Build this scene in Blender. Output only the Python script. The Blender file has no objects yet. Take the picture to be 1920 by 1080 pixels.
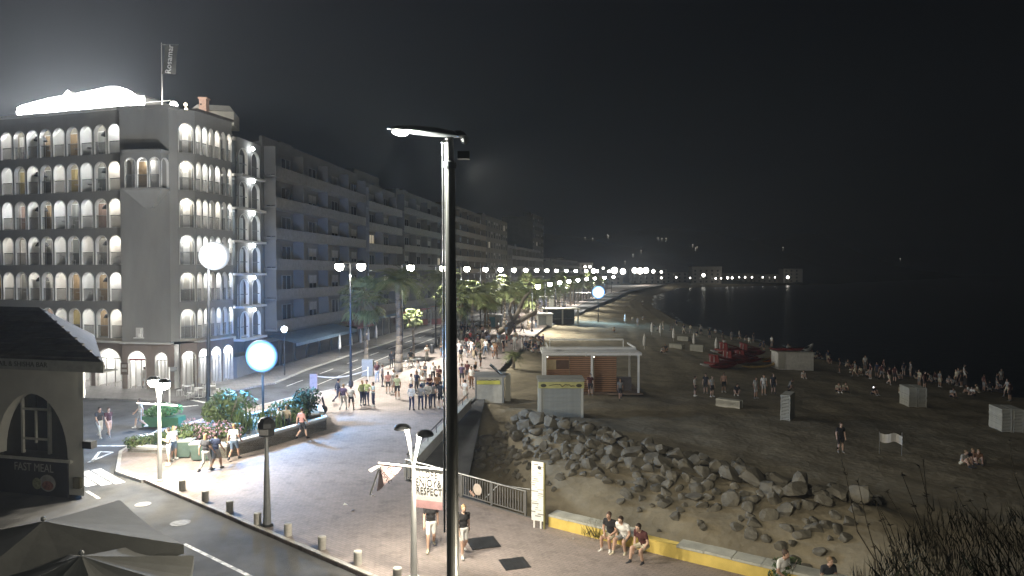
import bpy, bmesh, math, random
import numpy as np
from mathutils import Vector, Matrix
random.seed(7)
R = math.radians
SC = bpy.context.scene
COL = SC.collection

# ------------------------------------------------------------------ camera
F = 1300.0          # focal length in pixels of a 1920 wide frame
H = 9.3             # camera height above the promenade
PITCH = math.atan(30 / F)
cam_d = bpy.data.cameras.new('camera')
cam_d.sensor_width = 36
cam_d.lens = 36 * F / 1920
cam_d.clip_start = 0.1
cam_d.clip_end = 6000
cam = bpy.data.objects.new('camera', cam_d)
cam.location = (0, 0, H)
cam.rotation_euler = (R(90) - PITCH, 0, 0)
COL.objects.link(cam)
SC.camera = cam

# ------------------------------------------------------------------ night sky, faint moonlight, exposure
W = bpy.data.worlds.new('World')
SC.world = W
W.use_nodes = True
wn = W.node_tree.nodes
sky = wn.new('ShaderNodeTexSky')
sky.sky_type = 'NISHITA'
sky.sun_disc = False
sky.sun_elevation = R(32)
sky.sun_rotation = R(140)
wn['Background'].inputs['Strength'].default_value = 0.00025
W.node_tree.links.new(sky.outputs[0], wn['Background'].inputs['Color'])
sun_d = bpy.data.lights.new('moon', 'SUN')
sun_d.energy = 0.004
sun_d.angle = R(0.5)
sun_d.color = (1, 0.97, 0.92)
sun = bpy.data.objects.new('moon', sun_d)
sun.rotation_euler = (R(58), 0, R(40))
COL.objects.link(sun)
SC.view_settings.view_transform = 'Standard'
SC.view_settings.look = 'None'
SC.view_settings.gamma = 1
SC.view_settings.exposure = 0.0
SC.view_settings.use_curve_mapping = False
SC.cycles.use_denoising = True
SC.cycles.max_bounces = 4
SC.cycles.diffuse_bounces = 2
SC.cycles.glossy_bounces = 2
SC.cycles.transmission_bounces = 3
SC.cycles.transparent_max_bounces = 8
SC.cycles.volume_bounces = 0
SC.cycles.sample_clamp_indirect = 3
SC.cycles.sample_clamp_direct = 0
SC.cycles.caustics_reflective = False
SC.cycles.caustics_refractive = False

# ------------------------------------------------------------------ helpers: pixel of the photograph -> point in the place
def ray(px, py):
    a = (px - 960) / F; b = (540 - py) / F
    c, s = math.cos(PITCH), math.sin(PITCH)
    return Vector((a, c + b * s, -s + b * c))
def GP(px, py, z=0.0):
    d = ray(px, py); t = (z - H) / d.z
    return Vector((d.x * t, d.y * t, z))
def DP(px, py, Y):
    d = ray(px, py); t = Y / d.y
    return Vector((d.x * t, Y, H + d.z * t))

# ------------------------------------------------------------------ materials
MATS = {}
def mat(name, col, rough=0.8, var=0.15, scale=3.0, bump=0.0, metal=0.0, emit=0.0, ecol=None, spec=0.3, detail=6, col2=None, bscale=None, alpha=1.0, stretch=None):
    if name in MATS: return MATS[name]
    m = bpy.data.materials.new(name); m.use_nodes = True
    nt = m.node_tree; n = nt.nodes; l = nt.links
    b = n['Principled BSDF']
    b.inputs['Roughness'].default_value = rough
    b.inputs['Metallic'].default_value = metal
    b.inputs['Specular IOR Level'].default_value = spec
    tc = n.new('ShaderNodeTexCoord')
    src = tc.outputs['Object']
    if stretch:
        mp = n.new('ShaderNodeMapping'); mp.inputs['Scale'].default_value = stretch
        l.new(src, mp.inputs[0]); src = mp.outputs[0]
    nz = n.new('ShaderNodeTexNoise'); nz.inputs['Scale'].default_value = scale; nz.inputs['Detail'].default_value = detail
    nz.inputs['Roughness'].default_value = 0.6
    l.new(src, nz.inputs['Vector'])
    rp = n.new('ShaderNodeValToRGB')
    c = col if len(col) == 3 else col[:3]
    lo = [max(0, x * (1 - var)) for x in c]; hi = [min(1, x * (1 + var)) for x in (col2 or c)]
    rp.color_ramp.elements[0].position = 0.32; rp.color_ramp.elements[0].color = (*lo, 1)
    rp.color_ramp.elements[1].position = 0.68; rp.color_ramp.elements[1].color = (*hi, 1)
    l.new(nz.outputs['Fac'], rp.inputs[0]); l.new(rp.outputs[0], b.inputs['Base Color'])
    if bump:
        n2 = n.new('ShaderNodeTexNoise'); n2.inputs['Scale'].default_value = bscale or scale * 6; n2.inputs['Detail'].default_value = 5
        l.new(src, n2.inputs['Vector'])
        bp = n.new('ShaderNodeBump'); bp.inputs['Strength'].default_value = bump; bp.inputs['Distance'].default_value = 0.05
        l.new(n2.outputs['Fac'], bp.inputs['Height']); l.new(bp.outputs[0], b.inputs['Normal'])
    if emit:
        b.inputs['Emission Color'].default_value = (*(ecol or c), 1)
        b.inputs['Emission Strength'].default_value = emit
    if alpha < 1: b.inputs['Alpha'].default_value = alpha
    MATS[name] = m
    return m

def brick_mat(name, c1, c2, mortar, bw, bh, ms=0.01, rough=0.75, rot=0.0, big=0.12):
    m = bpy.data.materials.new(name); m.use_nodes = True
    nt = m.node_tree; n = nt.nodes; l = nt.links; b = n['Principled BSDF']
    b.inputs['Roughness'].default_value = rough; b.inputs['Specular IOR Level'].default_value = 0.35
    tc = n.new('ShaderNodeTexCoord'); mp = n.new('ShaderNodeMapping'); mp.inputs['Rotation'].default_value = (0, 0, rot)
    l.new(tc.outputs['Object'], mp.inputs[0])
    bt = n.new('ShaderNodeTexBrick'); bt.inputs['Scale'].default_value = 1
    bt.inputs['Brick Width'].default_value = bw; bt.inputs['Row Height'].default_value = bh; bt.inputs['Mortar Size'].default_value = ms
    bt.inputs['Color1'].default_value = (*c1, 1); bt.inputs['Color2'].default_value = (*c2, 1); bt.inputs['Mortar'].default_value = (*mortar, 1)
    l.new(mp.outputs[0], bt.inputs['Vector'])
    nz = n.new('ShaderNodeTexNoise'); nz.inputs['Scale'].default_value = big; nz.inputs['Detail'].default_value = 8; nz.inputs['Roughness'].default_value = 0.65
    l.new(tc.outputs['Object'], nz.inputs['Vector'])
    rp = n.new('ShaderNodeValToRGB'); rp.color_ramp.elements[0].position = 0.3; rp.color_ramp.elements[0].color = (.55, .55, .56, 1)
    rp.color_ramp.elements[1].position = 0.7; rp.color_ramp.elements[1].color = (1.1, 1.08, 1.06, 1)
    l.new(nz.outputs['Fac'], rp.inputs[0])
    mx = n.new('ShaderNodeMix'); mx.data_type = 'RGBA'; mx.blend_type = 'MULTIPLY'; mx.inputs['Factor'].default_value = 0.85
    l.new(bt.outputs['Color'], mx.inputs[6]); l.new(rp.outputs[0], mx.inputs[7])
    # gum spots, drips and worn patches
    v = n.new('ShaderNodeTexNoise'); v.inputs['Scale'].default_value = 1.3; v.inputs['Detail'].default_value = 10; v.inputs['Roughness'].default_value = 0.75
    l.new(tc.outputs['Object'], v.inputs['Vector'])
    r2 = n.new('ShaderNodeValToRGB'); r2.color_ramp.elements[0].position = 0.36; r2.color_ramp.elements[0].color = (.6, .6, .6, 1)
    r2.color_ramp.elements[1].position = 0.5; r2.color_ramp.elements[1].color = (1, 1, 1, 1)
    l.new(v.outputs['Fac'], r2.inputs[0])
    m2 = n.new('ShaderNodeMix'); m2.data_type = 'RGBA'; m2.blend_type = 'MULTIPLY'; m2.inputs['Factor'].default_value = 0.7
    l.new(mx.outputs[2], m2.inputs[6]); l.new(r2.outputs[0], m2.inputs[7])
    l.new(m2.outputs[2], b.inputs['Base Color'])
    bp = n.new('ShaderNodeBump'); bp.inputs['Strength'].default_value = 0.35; bp.inputs['Distance'].default_value = 0.02; bp.invert = True
    l.new(bt.outputs['Fac'], bp.inputs['Height']); l.new(bp.outputs[0], b.inputs['Normal'])
    MATS[name] = m
    return m

def lamp_mat(name, col, s):
    if name in MATS: return MATS[name]
    m = bpy.data.materials.new(name); m.use_nodes = True
    b = m.node_tree.nodes['Principled BSDF']
    b.inputs['Base Color'].default_value = (0.8, 0.8, 0.8, 1)
    b.inputs['Emission Color'].default_value = (*col, 1); b.inputs['Emission Strength'].default_value = s
    MATS[name] = m
    return m

def halo_lens_mat(name, core, rim, rad, s0, s1, z):
    # flood lens with the lamp's halo painted into its emission, fading toward the rim
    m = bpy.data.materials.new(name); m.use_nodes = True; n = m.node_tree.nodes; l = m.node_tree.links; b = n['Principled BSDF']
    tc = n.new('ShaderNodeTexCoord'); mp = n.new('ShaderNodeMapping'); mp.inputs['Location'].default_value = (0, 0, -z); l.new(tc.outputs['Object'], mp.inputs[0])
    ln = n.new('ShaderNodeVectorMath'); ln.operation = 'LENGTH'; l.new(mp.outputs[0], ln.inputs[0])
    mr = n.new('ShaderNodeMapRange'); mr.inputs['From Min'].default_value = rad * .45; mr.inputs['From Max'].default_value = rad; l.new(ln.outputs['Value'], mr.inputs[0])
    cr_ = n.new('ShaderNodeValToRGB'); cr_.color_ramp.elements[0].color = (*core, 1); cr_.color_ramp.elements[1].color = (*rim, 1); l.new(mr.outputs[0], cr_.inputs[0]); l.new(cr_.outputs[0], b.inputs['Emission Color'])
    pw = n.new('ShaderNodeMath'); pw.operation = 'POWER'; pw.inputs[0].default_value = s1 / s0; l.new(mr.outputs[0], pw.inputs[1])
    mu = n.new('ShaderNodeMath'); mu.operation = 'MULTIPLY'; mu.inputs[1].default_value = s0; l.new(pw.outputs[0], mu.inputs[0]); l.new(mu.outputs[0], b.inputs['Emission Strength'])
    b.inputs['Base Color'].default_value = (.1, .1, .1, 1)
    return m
def glass_mat(name, col, a):
    if name in MATS: return MATS[name]
    m = bpy.data.materials.new(name); m.use_nodes = True
    n = m.node_tree.nodes; l = m.node_tree.links
    g = n.new('ShaderNodeBsdfGlossy'); g.inputs['Roughness'].default_value = 0.08; g.inputs['Color'].default_value = (*col, 1)
    d = n.new('ShaderNodeBsdfDiffuse'); d.inputs['Color'].default_value = (*col, 1)
    t = n.new('ShaderNodeBsdfTransparent')
    m1 = n.new('ShaderNodeMixShader'); m1.inputs[0].default_value = 0.25; l.new(d.outputs[0], m1.inputs[1]); l.new(g.outputs[0], m1.inputs[2])
    m2 = n.new('ShaderNodeMixShader'); m2.inputs[0].default_value = a; l.new(t.outputs[0], m2.inputs[1]); l.new(m1.outputs[0], m2.inputs[2])
    l.new(m2.outputs[0], n['Material Output'].inputs['Surface'])
    MATS[name] = m
    return m

M_ASPH = mat('asphalt', (.072, .073, .075), .85, .5, .45, .5, bscale=40, spec=.3, detail=14)
M_PAVE = brick_mat('clay_pavers', (.355, .30, .275), (.30, .258, .238), (.22, .195, .18), .24, .12, .008, rot=.62)
M_SIDE = brick_mat('sidewalk_tiles', (.27, .26, .25), (.23, .22, .215), (.13, .13, .13), .4, .4, .012)
M_SAND = mat('sand', (.27, .24, .185), .95, .3, .7, 1.0, bscale=7, detail=10)
M_KERB = mat('kerb_granite', (.36, .35, .33), .8, .15, 6, .2)
M_WHITE_PAINT = mat('road_paint', (.42, .42, .41), .7, .55, 5, col2=(.62, .62, .6), detail=10)
M_STUCCO = mat('grey_stucco', (.32, .32, .305), .9, .2, .22, .2, bscale=14, detail=12, stretch=(1, 1, .35))
M_STUCCO_W = mat('white_stucco', (.78, .78, .76), .85, .05, 2)
M_BROWN = mat('brown_stucco', (.30, .25, .22), .85, .12, .8, .15)
M_CREAM = mat('cream_wall', (.40, .39, .34), .9, .12, .6, .15)
M_DARKM = mat('dark_metal', (.05, .052, .055), .45, .2, 5, metal=.6)
M_GALV = mat('galvanised_steel', (.42, .43, .43), .38, .1, 3, metal=.85)
M_WMET = mat('white_metal', (.72, .72, .70), .5, .06, 3)
M_GMET = mat('grey_metal', (.22, .23, .235), .5, .12, 4, metal=.3)
M_WOOD = mat('wood_slats', (.33, .19, .11), .7, .3, 2, .2, stretch=(1, 1, 12))
M_TRUNK = mat('palm_trunk', (.26, .22, .17), .95, .35, 6, .8, stretch=(1, 1, 3))
M_PALM = mat('palm_leaf', (.12, .155, .06), .6, .4, 1.3, col2=(.21, .235, .10))
M_PALMD = mat('dry_palm_leaf', (.23, .18, .10), .8, .3, 2)
M_LEAF = mat('shrub_leaf', (.045, .085, .03), .6, .45, 1.5, col2=(.09, .12, .045))
M_LEAFD = mat('dark_leaf', (.03, .05, .022), .7, .4, 2)
M_FLOWER = mat('pink_flower', (.42, .25, .30), .7, .3, 2)
M_ROCK = mat('boulder_rock', (.155, .142, .112), .9, .35, 1.4, .6, bscale=9)
M_EARTH = mat('earth', (.14, .12, .085), .95, .35, .9, .8, bscale=6)
M_YELLOW = mat('yellow_wall_paint', (.62, .47, .13), .8, .15, 1.6)
M_COPING = mat('coping_stone', (.42, .42, .37), .85, .18, 2, .2)
M_CANVAS = mat('dark_canvas', (.125, .125, .115), .9, .12, 1.2, .1)
M_ROOFT = mat('roof_tile', (.10, .095, .09), .85, .25, 2, .4)
M_GLASS = glass_mat('balcony_glass', (.14, .15, .155), .25)
M_WIN = mat('window_glass', (.03, .035, .04), .12, .1, 2, spec=.5)
M_LED = lamp_mat('lamp_glow', (1, .97, .90), 60)
M_LEDW = lamp_mat('lamp_glow_cool', (.93, .97, 1), 45)
M_BLUE = lamp_mat('blue_glow', (.35, .75, 1), 40)
M_RED = mat('red_paint', (.20, .035, .032), .5, .2, 2)
M_ORANGE = mat('orange_paint', (.5, .16, .04), .5, .2, 2)
M_CLOTHW = mat('white_cloth', (.74, .73, .70), .9, .08, 3)

# ------------------------------------------------------------------ mesh builder
class MB:
    def __init__(s): s.v = []; s.f = []; s.m = []
    def add(s, vs, fs, mi=0):
        o = len(s.v); s.v.extend([tuple(p) for p in vs]); s.f.extend([tuple(i + o for i in f) for f in fs]); s.m.extend([mi] * len(fs)); return s
    def box(s, c, d, rz=0, mi=0, rx=0, ry=0):
        x, y, z = d[0] / 2, d[1] / 2, d[2] / 2
        vs = [Vector((a * x, b * y, k * z)) for k in (-1, 1) for b in (-1, 1) for a in (-1, 1)]
        if rz or rx or ry:
            q = Matrix.Rotation(rz, 3, 'Z') @ Matrix.Rotation(ry, 3, 'Y') @ Matrix.Rotation(rx, 3, 'X'); vs = [q @ p for p in vs]
        c = Vector(c)
        return s.add([p + c for p in vs], [(0, 2, 3, 1), (4, 5, 7, 6), (0, 1, 5, 4), (2, 6, 7, 3), (0, 4, 6, 2), (1, 3, 7, 5)], mi)
    def tube(s, p0, p1, r0, r1=None, n=8, mi=0, cap=True):
        p0, p1 = Vector(p0), Vector(p1); r1 = r0 if r1 is None else r1
        d = (p1 - p0)
        if d.length < 1e-6: return s
        d.normalize(); a = d.orthogonal().normalized(); b = d.cross(a)
        vs = [p + (a * math.cos(2 * math.pi * i / n) + b * math.sin(2 * math.pi * i / n)) * r for p, r in ((p0, r0), (p1, r1)) for i in range(n)]
        fs = [(i, (i + 1) % n, n + (i + 1) % n, n + i) for i in range(n)]
        if cap: fs += [tuple(range(n))[::-1], tuple(range(n, 2 * n))]
        return s.add(vs, fs, mi)
    def path(s, pts, rs, n=8, mi=0):
        for i in range(len(pts) - 1): s.tube(pts[i], pts[i + 1], rs[i], rs[i + 1], n, mi)
        return s
    def lathe(s, prof, c=(0, 0, 0), n=16, mi=0):
        c = Vector(c); vs = []; fs = []
        for r, z in prof:
            for i in range(n): vs.append(c + Vector((r * math.cos(2 * math.pi * i / n), r * math.sin(2 * math.pi * i / n), z)))
        for j in range(len(prof) - 1):
            for i in range(n): fs.append((j * n + i, j * n + (i + 1) % n, (j + 1) * n + (i + 1) % n, (j + 1) * n + i))
        fs += [tuple(range(n))[::-1], tuple(range((len(prof) - 1) * n, len(prof) * n))]
        return s.add(vs, fs, mi)
    def ell(s, c, r, n=10, k=6, mi=0):
        r = (r, r, r) if isinstance(r, (int, float)) else r
        c = Vector(c); vs = [c + Vector((0, 0, -r[2]))]
        for j in range(1, k):
            t = math.pi * j / k
            for i in range(n):
                a = 2 * math.pi * i / n
                vs.append(c + Vector((r[0] * math.sin(t) * math.cos(a), r[1] * math.sin(t) * math.sin(a), -r[2] * math.cos(t))))
        vs.append(c + Vector((0, 0, r[2])))
        fs = [(0, 1 + (i + 1) % n, 1 + i) for i in range(n)]
        for j in range(k - 2):
            for i in range(n): fs.append((1 + j * n + i, 1 + j * n + (i + 1) % n, 1 + (j + 1) * n + (i + 1) % n, 1 + (j + 1) * n + i))
        e = len(vs) - 1; b0 = 1 + (k - 2) * n
        fs += [(b0 + i, b0 + (i + 1) % n, e) for i in range(n)]
        return s.add(vs, fs, mi)
    def prism(s, poly, z0, z1, mi=0):
        n = len(poly)
        vs = [(p[0], p[1], z0) for p in poly] + [(p[0], p[1], z1) for p in poly]
        return s.add(vs, [tuple(range(n))[::-1], tuple(range(n, 2 * n))] + [(i, (i + 1) % n, n + (i + 1) % n, n + i) for i in range(n)], mi)
    def mesh(s, name, mats, smooth=False):
        me = bpy.data.meshes.new(name); me.from_pydata([tuple(p) for p in s.v], [], s.f)
        for m in (mats if isinstance(mats, (list, tuple)) else [mats]): me.materials.append(m)
        if any(s.m): me.polygons.foreach_set('material_index', s.m)
        if smooth: me.polygons.foreach_set('use_smooth', [True] * len(me.polygons))
        me.update()
        return me

def obj(name, me, parent=None, loc=(0, 0, 0), rz=0, scale=None, rot=None):
    o = bpy.data.objects.new(name, me); COL.objects.link(o)
    o.location = loc; o.rotation_euler = rot or (0, 0, rz)
    if scale is not None: o.scale = (scale,) * 3 if isinstance(scale, (int, float)) else scale
    if parent: o.parent = parent
    return o
def tag(o, label=None, cat=None, group=None, kind=None):
    if label: o['label'] = label
    if cat: o['category'] = cat
    if group: o['group'] = group
    if kind: o['kind'] = kind
    return o
def thing(name, label, cat, loc=(0, 0, 0), rz=0, group=None, scale=None):
    return tag(obj(name, None, None, loc, rz, scale), label, cat, group)
def part(name, mb, mats, parent, loc=(0, 0, 0), rz=0, smooth=False, rot=None, scale=None):
    me = mb if isinstance(mb, bpy.types.Mesh) else mb.mesh(name, mats, smooth)
    return obj(name, me, parent, loc, rz, scale, rot)
def solo(name, mb, mats, label, cat, loc=(0, 0, 0), rz=0, group=None, smooth=False):
    me = mb if isinstance(mb, bpy.types.Mesh) else mb.mesh(name, mats, smooth)
    return tag(obj(name, me, None, loc, rz), label, cat, group)
def struct(name, mb, mats, smooth=False, label=None):
    me = mb if isinstance(mb, bpy.types.Mesh) else mb.mesh(name, mats, smooth)
    return tag(obj(name, me), label, None, None, 'structure')
def copy_tree(o, parent=None):
    c = o.copy(); COL.objects.link(c); c.parent = parent
    for ch in list(o.children): copy_tree(ch, c)
    return c
def light(name, loc, power, col=(1, .96, .88), rad=.15, parent=None, spot=None, direction=(0, 0, -1), blend=.6):
    d = bpy.data.lights.new(name, 'SPOT' if spot else 'POINT'); d.energy = power; d.color = col; d.shadow_soft_size = rad
    if spot: d.spot_size = R(spot); d.spot_blend = blend
    o = bpy.data.objects.new(name, d); COL.objects.link(o); o.location = loc
    if spot: o.rotation_euler = Vector(direction).to_track_quat('-Z', 'Y').to_euler()
    if parent: o.parent = parent
    return o
def text_mesh(s, size, m, align='CENTER', depth=.004):
    c = bpy.data.curves.new('txt', 'FONT'); c.body = s; c.size = size; c.align_x = align; c.align_y = 'CENTER'; c.extrude = depth; c.resolution_u = 3
    o = bpy.data.objects.new('txt', c); COL.objects.link(o)
    me = bpy.data.meshes.new_from_object(o.evaluated_get(bpy.context.evaluated_depsgraph_get()))
    bpy.data.objects.remove(o); me.materials.clear(); me.materials.append(m)
    return me

_U = ['', 'first', 'second', 'third', 'fourth', 'fifth', 'sixth', 'seventh', 'eighth', 'ninth', 'tenth', 'eleventh', 'twelfth', 'thirteenth', 'fourteenth', 'fifteenth', 'sixteenth', 'seventeenth', 'eighteenth', 'nineteenth', 'twentieth']
def ordw(n):
    return _U[n] if n <= 20 else (['', '', 'twenty', 'thirty', 'forty'][n // 10] + '-' + _U[n % 10] if n % 10 else 'thirtieth')
# ------------------------------------------------------------------ lie of the land
def c_(Y):
    y = Y - 50
    return .11 * y + (.00028 * y * y if y > 0 else 0)
def interp(t, x): return float(np.interp(x, [a for a, _ in t], [b for _, b in t]))
NEAR_EDGE = [(8, 24), (17.6, 12), (21.2, 7.0), (25.4, 1.2), (26.0, .7), (30.7, -4.8), (47, -3.0)]
SHORE = [(8, 66), (68, 49), (83, 43.8), (99, 42.6), (118, 42.4), (161, 40), (236, 48), (341, 70), (511, 122), (614, 245), (680, 330)]
def x_kerb(Y): return -14.3 + c_(Y)
def x_fac(Y): return -25.2 + c_(Y)
def x_edge(Y): return interp(NEAR_EDGE, Y) if Y < 47 else -3 + c_(Y)
def x_shore(Y): return interp(SHORE, Y)
def pdist(p, poly):
    best = 1e9
    for a, b in zip(poly[:-1], poly[1:]):
        a = Vector(a); b = Vector(b); d = b - a
        t = max(0, min(1, (p - a).dot(d) / d.length_squared)); best = min(best, (a + d * t - p).length)
    return best
CHANNEL = [(-1.9, 45), (-1.7, 38), (0.0, 32.5), (4.2, 28.6), (10, 24.5)]
RIDGE = [(-.5, 45.0), (3, 41), (7.6, 35.3), (11.2, 31), (14.4, 28.2)]
def z_beach(x, y):
    xe, xs = x_edge(y), x_shore(y)
    t = (x - xe) / (xs - xe)
    z = -.35 - 2.25 * max(0, t) ** 1.05
    if y < 60:
        p = Vector((x, y))
        z -= 1.7 * math.exp(-(pdist(p, CHANNEL) / 2.3) ** 2)
        z += .5 * math.exp(-(pdist(p, RIDGE) / 2.2) ** 2)
    z += .07 * math.sin(x * 1.3 + y * .7) * math.sin(y * .9 - x * .35) + .04 * math.sin(x * 3.1) * math.sin(y * 2.3)
    return z
def BP(px, py):
    p = GP(px, py, -1)
    for _ in range(8): p = GP(px, py, z_beach(p.x, p.y))
    return p
# base ground (roads run on it), plaza, beach, sea, hills
mb = MB(); mb.add([(-900, -20, -.12), (6, -20, -.12), (6, 14, -.12), (-2, 30, -.12), (-2, 60, -.12), (4, 110, -.12), (55, 330, -.12), (140, 600, -.12), (300, 900, -.12), (300, 1500, -.12), (-900, 1500, -.12)], [tuple(range(11))])
struct('road', mb, M_ASPH)
K0 = GP(270, 900); K1 = GP(690, 1080); kd = (K1 - K0).normalized(); K2 = K1 + kd * 22
left = [GP(222, 884), GP(228, 846), GP(300, 806), GP(400, 782), GP(545, 746), GP(636, 728)]
plaza = [(p.x, p.y) for p in [K2, K1, K0] + left]
ys = [58, 64, 72, 82, 95, 110, 130, 155, 185, 220, 270, 330, 400, 480, 560]
plaza += [(x_kerb(y), y) for y in ys]
edge = [(x_edge(y), y) for y in ys[::-1]] + [(x_edge(47), 47), (-4.8, 30.7), (.7, 26.0), (1.2, 25.4), (7, 21.2), (12, 17.6), (17, 13), (17, 6)]
plaza += edge
plaza = plaza[::-1]
bm = bmesh.new()
vs = [bm.verts.new((x, y, 0)) for x, y in plaza]
fc = bm.faces.new(vs)
r = bmesh.ops.extrude_face_region(bm, geom=[fc])
for v in [g for g in r['geom'] if isinstance(g, bmesh.types.BMVert)]: v.co.z = -.115
bmesh.ops.recalc_face_normals(bm, faces=bm.faces)
bmesh.ops.triangulate(bm, faces=bm.faces)
me = bpy.data.meshes.new('plaza'); bm.to_mesh(me); bm.free(); me.materials.append(M_PAVE)
struct('pavement', me, None)
# retaining wall below the plaza edge
mb = MB(); e2 = edge[-9:]
for a, b in zip(e2[:-1], e2[1:]):
    a = Vector((*a, 0)); b = Vector((*b, 0)); d = (b - a); n = Vector((-d.y, d.x, 0)).normalized() * .12
    mb.add([a + n + Vector((0, 0, -4)), b + n + Vector((0, 0, -4)), b + n + Vector((0, 0, -.01)), a + n + Vector((0, 0, -.01)), a - n + Vector((0, 0, -.01)), b - n + Vector((0, 0, -.01))], [(0, 1, 2, 3), (3, 2, 5, 4)])
struct('retaining_wall', mb, mat('wet_concrete', (.16, .16, .155), .85, .2, .8, .2))
# sidewalk before the houses
mb = MB()
syl = [(GP(100, 745).x, GP(100, 745).y), (GP(238, 748).x, GP(238, 748).y), (GP(330, 752).x, GP(330, 752).y), (x_fac(60) + 4.0, 58)] + [(x_fac(y) + 3.6, y) for y in (66, 80, 100, 130, 170, 220, 300, 400)]
syr = [(x_fac(400) - 3, 400), (x_fac(300) - 3, 300), (x_fac(220) - 3, 220), (x_fac(130) - 3, 130), (x_fac(66) - 3, 66), (-40, 70), (-60, 64)]
bm = bmesh.new(); vs = [bm.verts.new((x, y, .0)) for x, y in (syl + syr)]
fc = bm.faces.new(vs); r = bmesh.ops.extrude_face_region(bm, geom=[fc])
for v in [g for g in r['geom'] if isinstance(g, bmesh.types.BMVert)]: v.co.z = -.115
bmesh.ops.recalc_face_normals(bm, faces=bm.faces); bmesh.ops.triangulate(bm, faces=bm.faces)
me = bpy.data.meshes.new('sidewalk'); bm.to_mesh(me); bm.free(); me.materials.append(M_SIDE)
struct('sidewalk', me, None)
# beach
mb = MB(); rows = []; Y = 10.0
while Y < 680: rows.append(Y); Y *= 1.012 if Y < 80 else 1.03
NT = 110
ts = [1.14 * (i / NT) ** 1.7 for i in range(NT + 1)]
for y in rows:
    xe, xs = x_edge(y) - .1, x_shore(y)
    for t in ts: x = xe + (xs - xe) * t; mb.v.append((x, y, z_beach(x, y)))
for j in range(len(rows) - 1):
    for i in range(NT): a = j * (NT + 1) + i; mb.f.append((a, a + 1, a + NT + 2, a + NT + 1)); mb.m.append(0)
# sand / earth material mix by position
m = bpy.data.materials.new('beach_sand'); m.use_nodes = True; n = m.node_tree.nodes; l = m.node_tree.links; b = n['Principled BSDF']; b.inputs['Roughness'].default_value = .95; b.inputs['Specular IOR Level'].default_value = .15
tc = n.new('ShaderNodeTexCoord')
n1 = n.new('ShaderNodeTexNoise'); n1.inputs['Scale'].default_value = .35; n1.inputs['Detail'].default_value = 12; n1.inputs['Roughness'].default_value = .72
n2 = n.new('ShaderNodeTexNoise'); n2.inputs['Scale'].default_value = 5; n2.inputs['Detail'].default_value = 8
vo = n.new('ShaderNodeTexVoronoi'); vo.inputs['Scale'].default_value = 2.2
rp = n.new('ShaderNodeValToRGB'); rp.color_ramp.elements[0].position = .3; rp.color_ramp.elements[0].color = (.17, .145, .10, 1); rp.color_ramp.elements[1].position = .7; rp.color_ramp.elements[1].color = (.36, .31, .215, 1)
for q in (n1, n2, vo): l.new(tc.outputs['Object'], q.inputs['Vector'])
l.new(n1.outputs['Fac'], rp.inputs[0]); l.new(rp.outputs[0], b.inputs['Base Color'])
ad = n.new('ShaderNodeMath'); ad.operation = 'ADD'; l.new(n2.outputs['Fac'], ad.inputs[0]); l.new(vo.outputs['Distance'], ad.inputs[1])
bp = n.new('ShaderNodeBump'); bp.inputs['Strength'].default_value = .7; bp.inputs['Distance'].default_value = .05; l.new(ad.outputs[0], bp.inputs['Height']); l.new(bp.outputs[0], b.inputs['Normal'])
struct('beach', mb, m, True)
# sea
m = bpy.data.materials.new('sea_water'); m.use_nodes = True; n = m.node_tree.nodes; l = m.node_tree.links; b = n['Principled BSDF']
b.inputs['Base Color'].default_value = (.006, .010, .016, 1); b.inputs['Roughness'].default_value = .32; b.inputs['IOR'].default_value = 1.33
tc = n.new('ShaderNodeTexCoord'); mp = n.new('ShaderNodeMapping'); mp.inputs['Scale'].default_value = (.6, .25, 1); l.new(tc.outputs['Object'], mp.inputs[0])
n1 = n.new('ShaderNodeTexNoise'); n1.inputs['Scale'].default_value = .9; n1.inputs['Detail'].default_value = 6; l.new(mp.outputs[0], n1.inputs['Vector'])
bp = n.new('ShaderNodeBump'); bp.inputs['Strength'].default_value = .8; bp.inputs['Distance'].default_value = .25; l.new(n1.outputs['Fac'], bp.inputs['Height']); l.new(bp.outputs[0], b.inputs['Normal'])
mb = MB(); mb.add([(-100, -20, -2.55), (3000, -20, -2.55), (3000, 3500, -2.55), (-100, 3500, -2.55)], [(0, 1, 2, 3)])
struct('sea', mb, m)
# foam lines lapping at the waterline
mb = MB()
for k in range(26):
    y0 = 60 + k * 8.5 + random.uniform(-2, 2); L = random.uniform(2.5, 7); w = random.uniform(.25, .7); n_ = 8
    off = random.uniform(-.6, 1.5)
    for i in range(n_):
        ya, yb = y0 + L * i / n_, y0 + L * (i + 1) / n_
        wa, wb = w * math.sin(math.pi * i / n_) + .02, w * math.sin(math.pi * (i + 1) / n_) + .02
        xa, xb = x_shore(ya) + off + .3 * math.sin(ya * .9), x_shore(yb) + off + .3 * math.sin(yb * .9)
        mb.add([(xa, ya, -2.53), (xa + wa, ya, -2.53), (xb + wb, yb, -2.53), (xb, yb, -2.53)], [(0, 1, 2, 3)])
tag(struct('sea_foam', mb, mat('foam', (.6, .62, .62), .9)), 'white foam of small waves lapping at the waterline', None, None, 'stuff')
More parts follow.
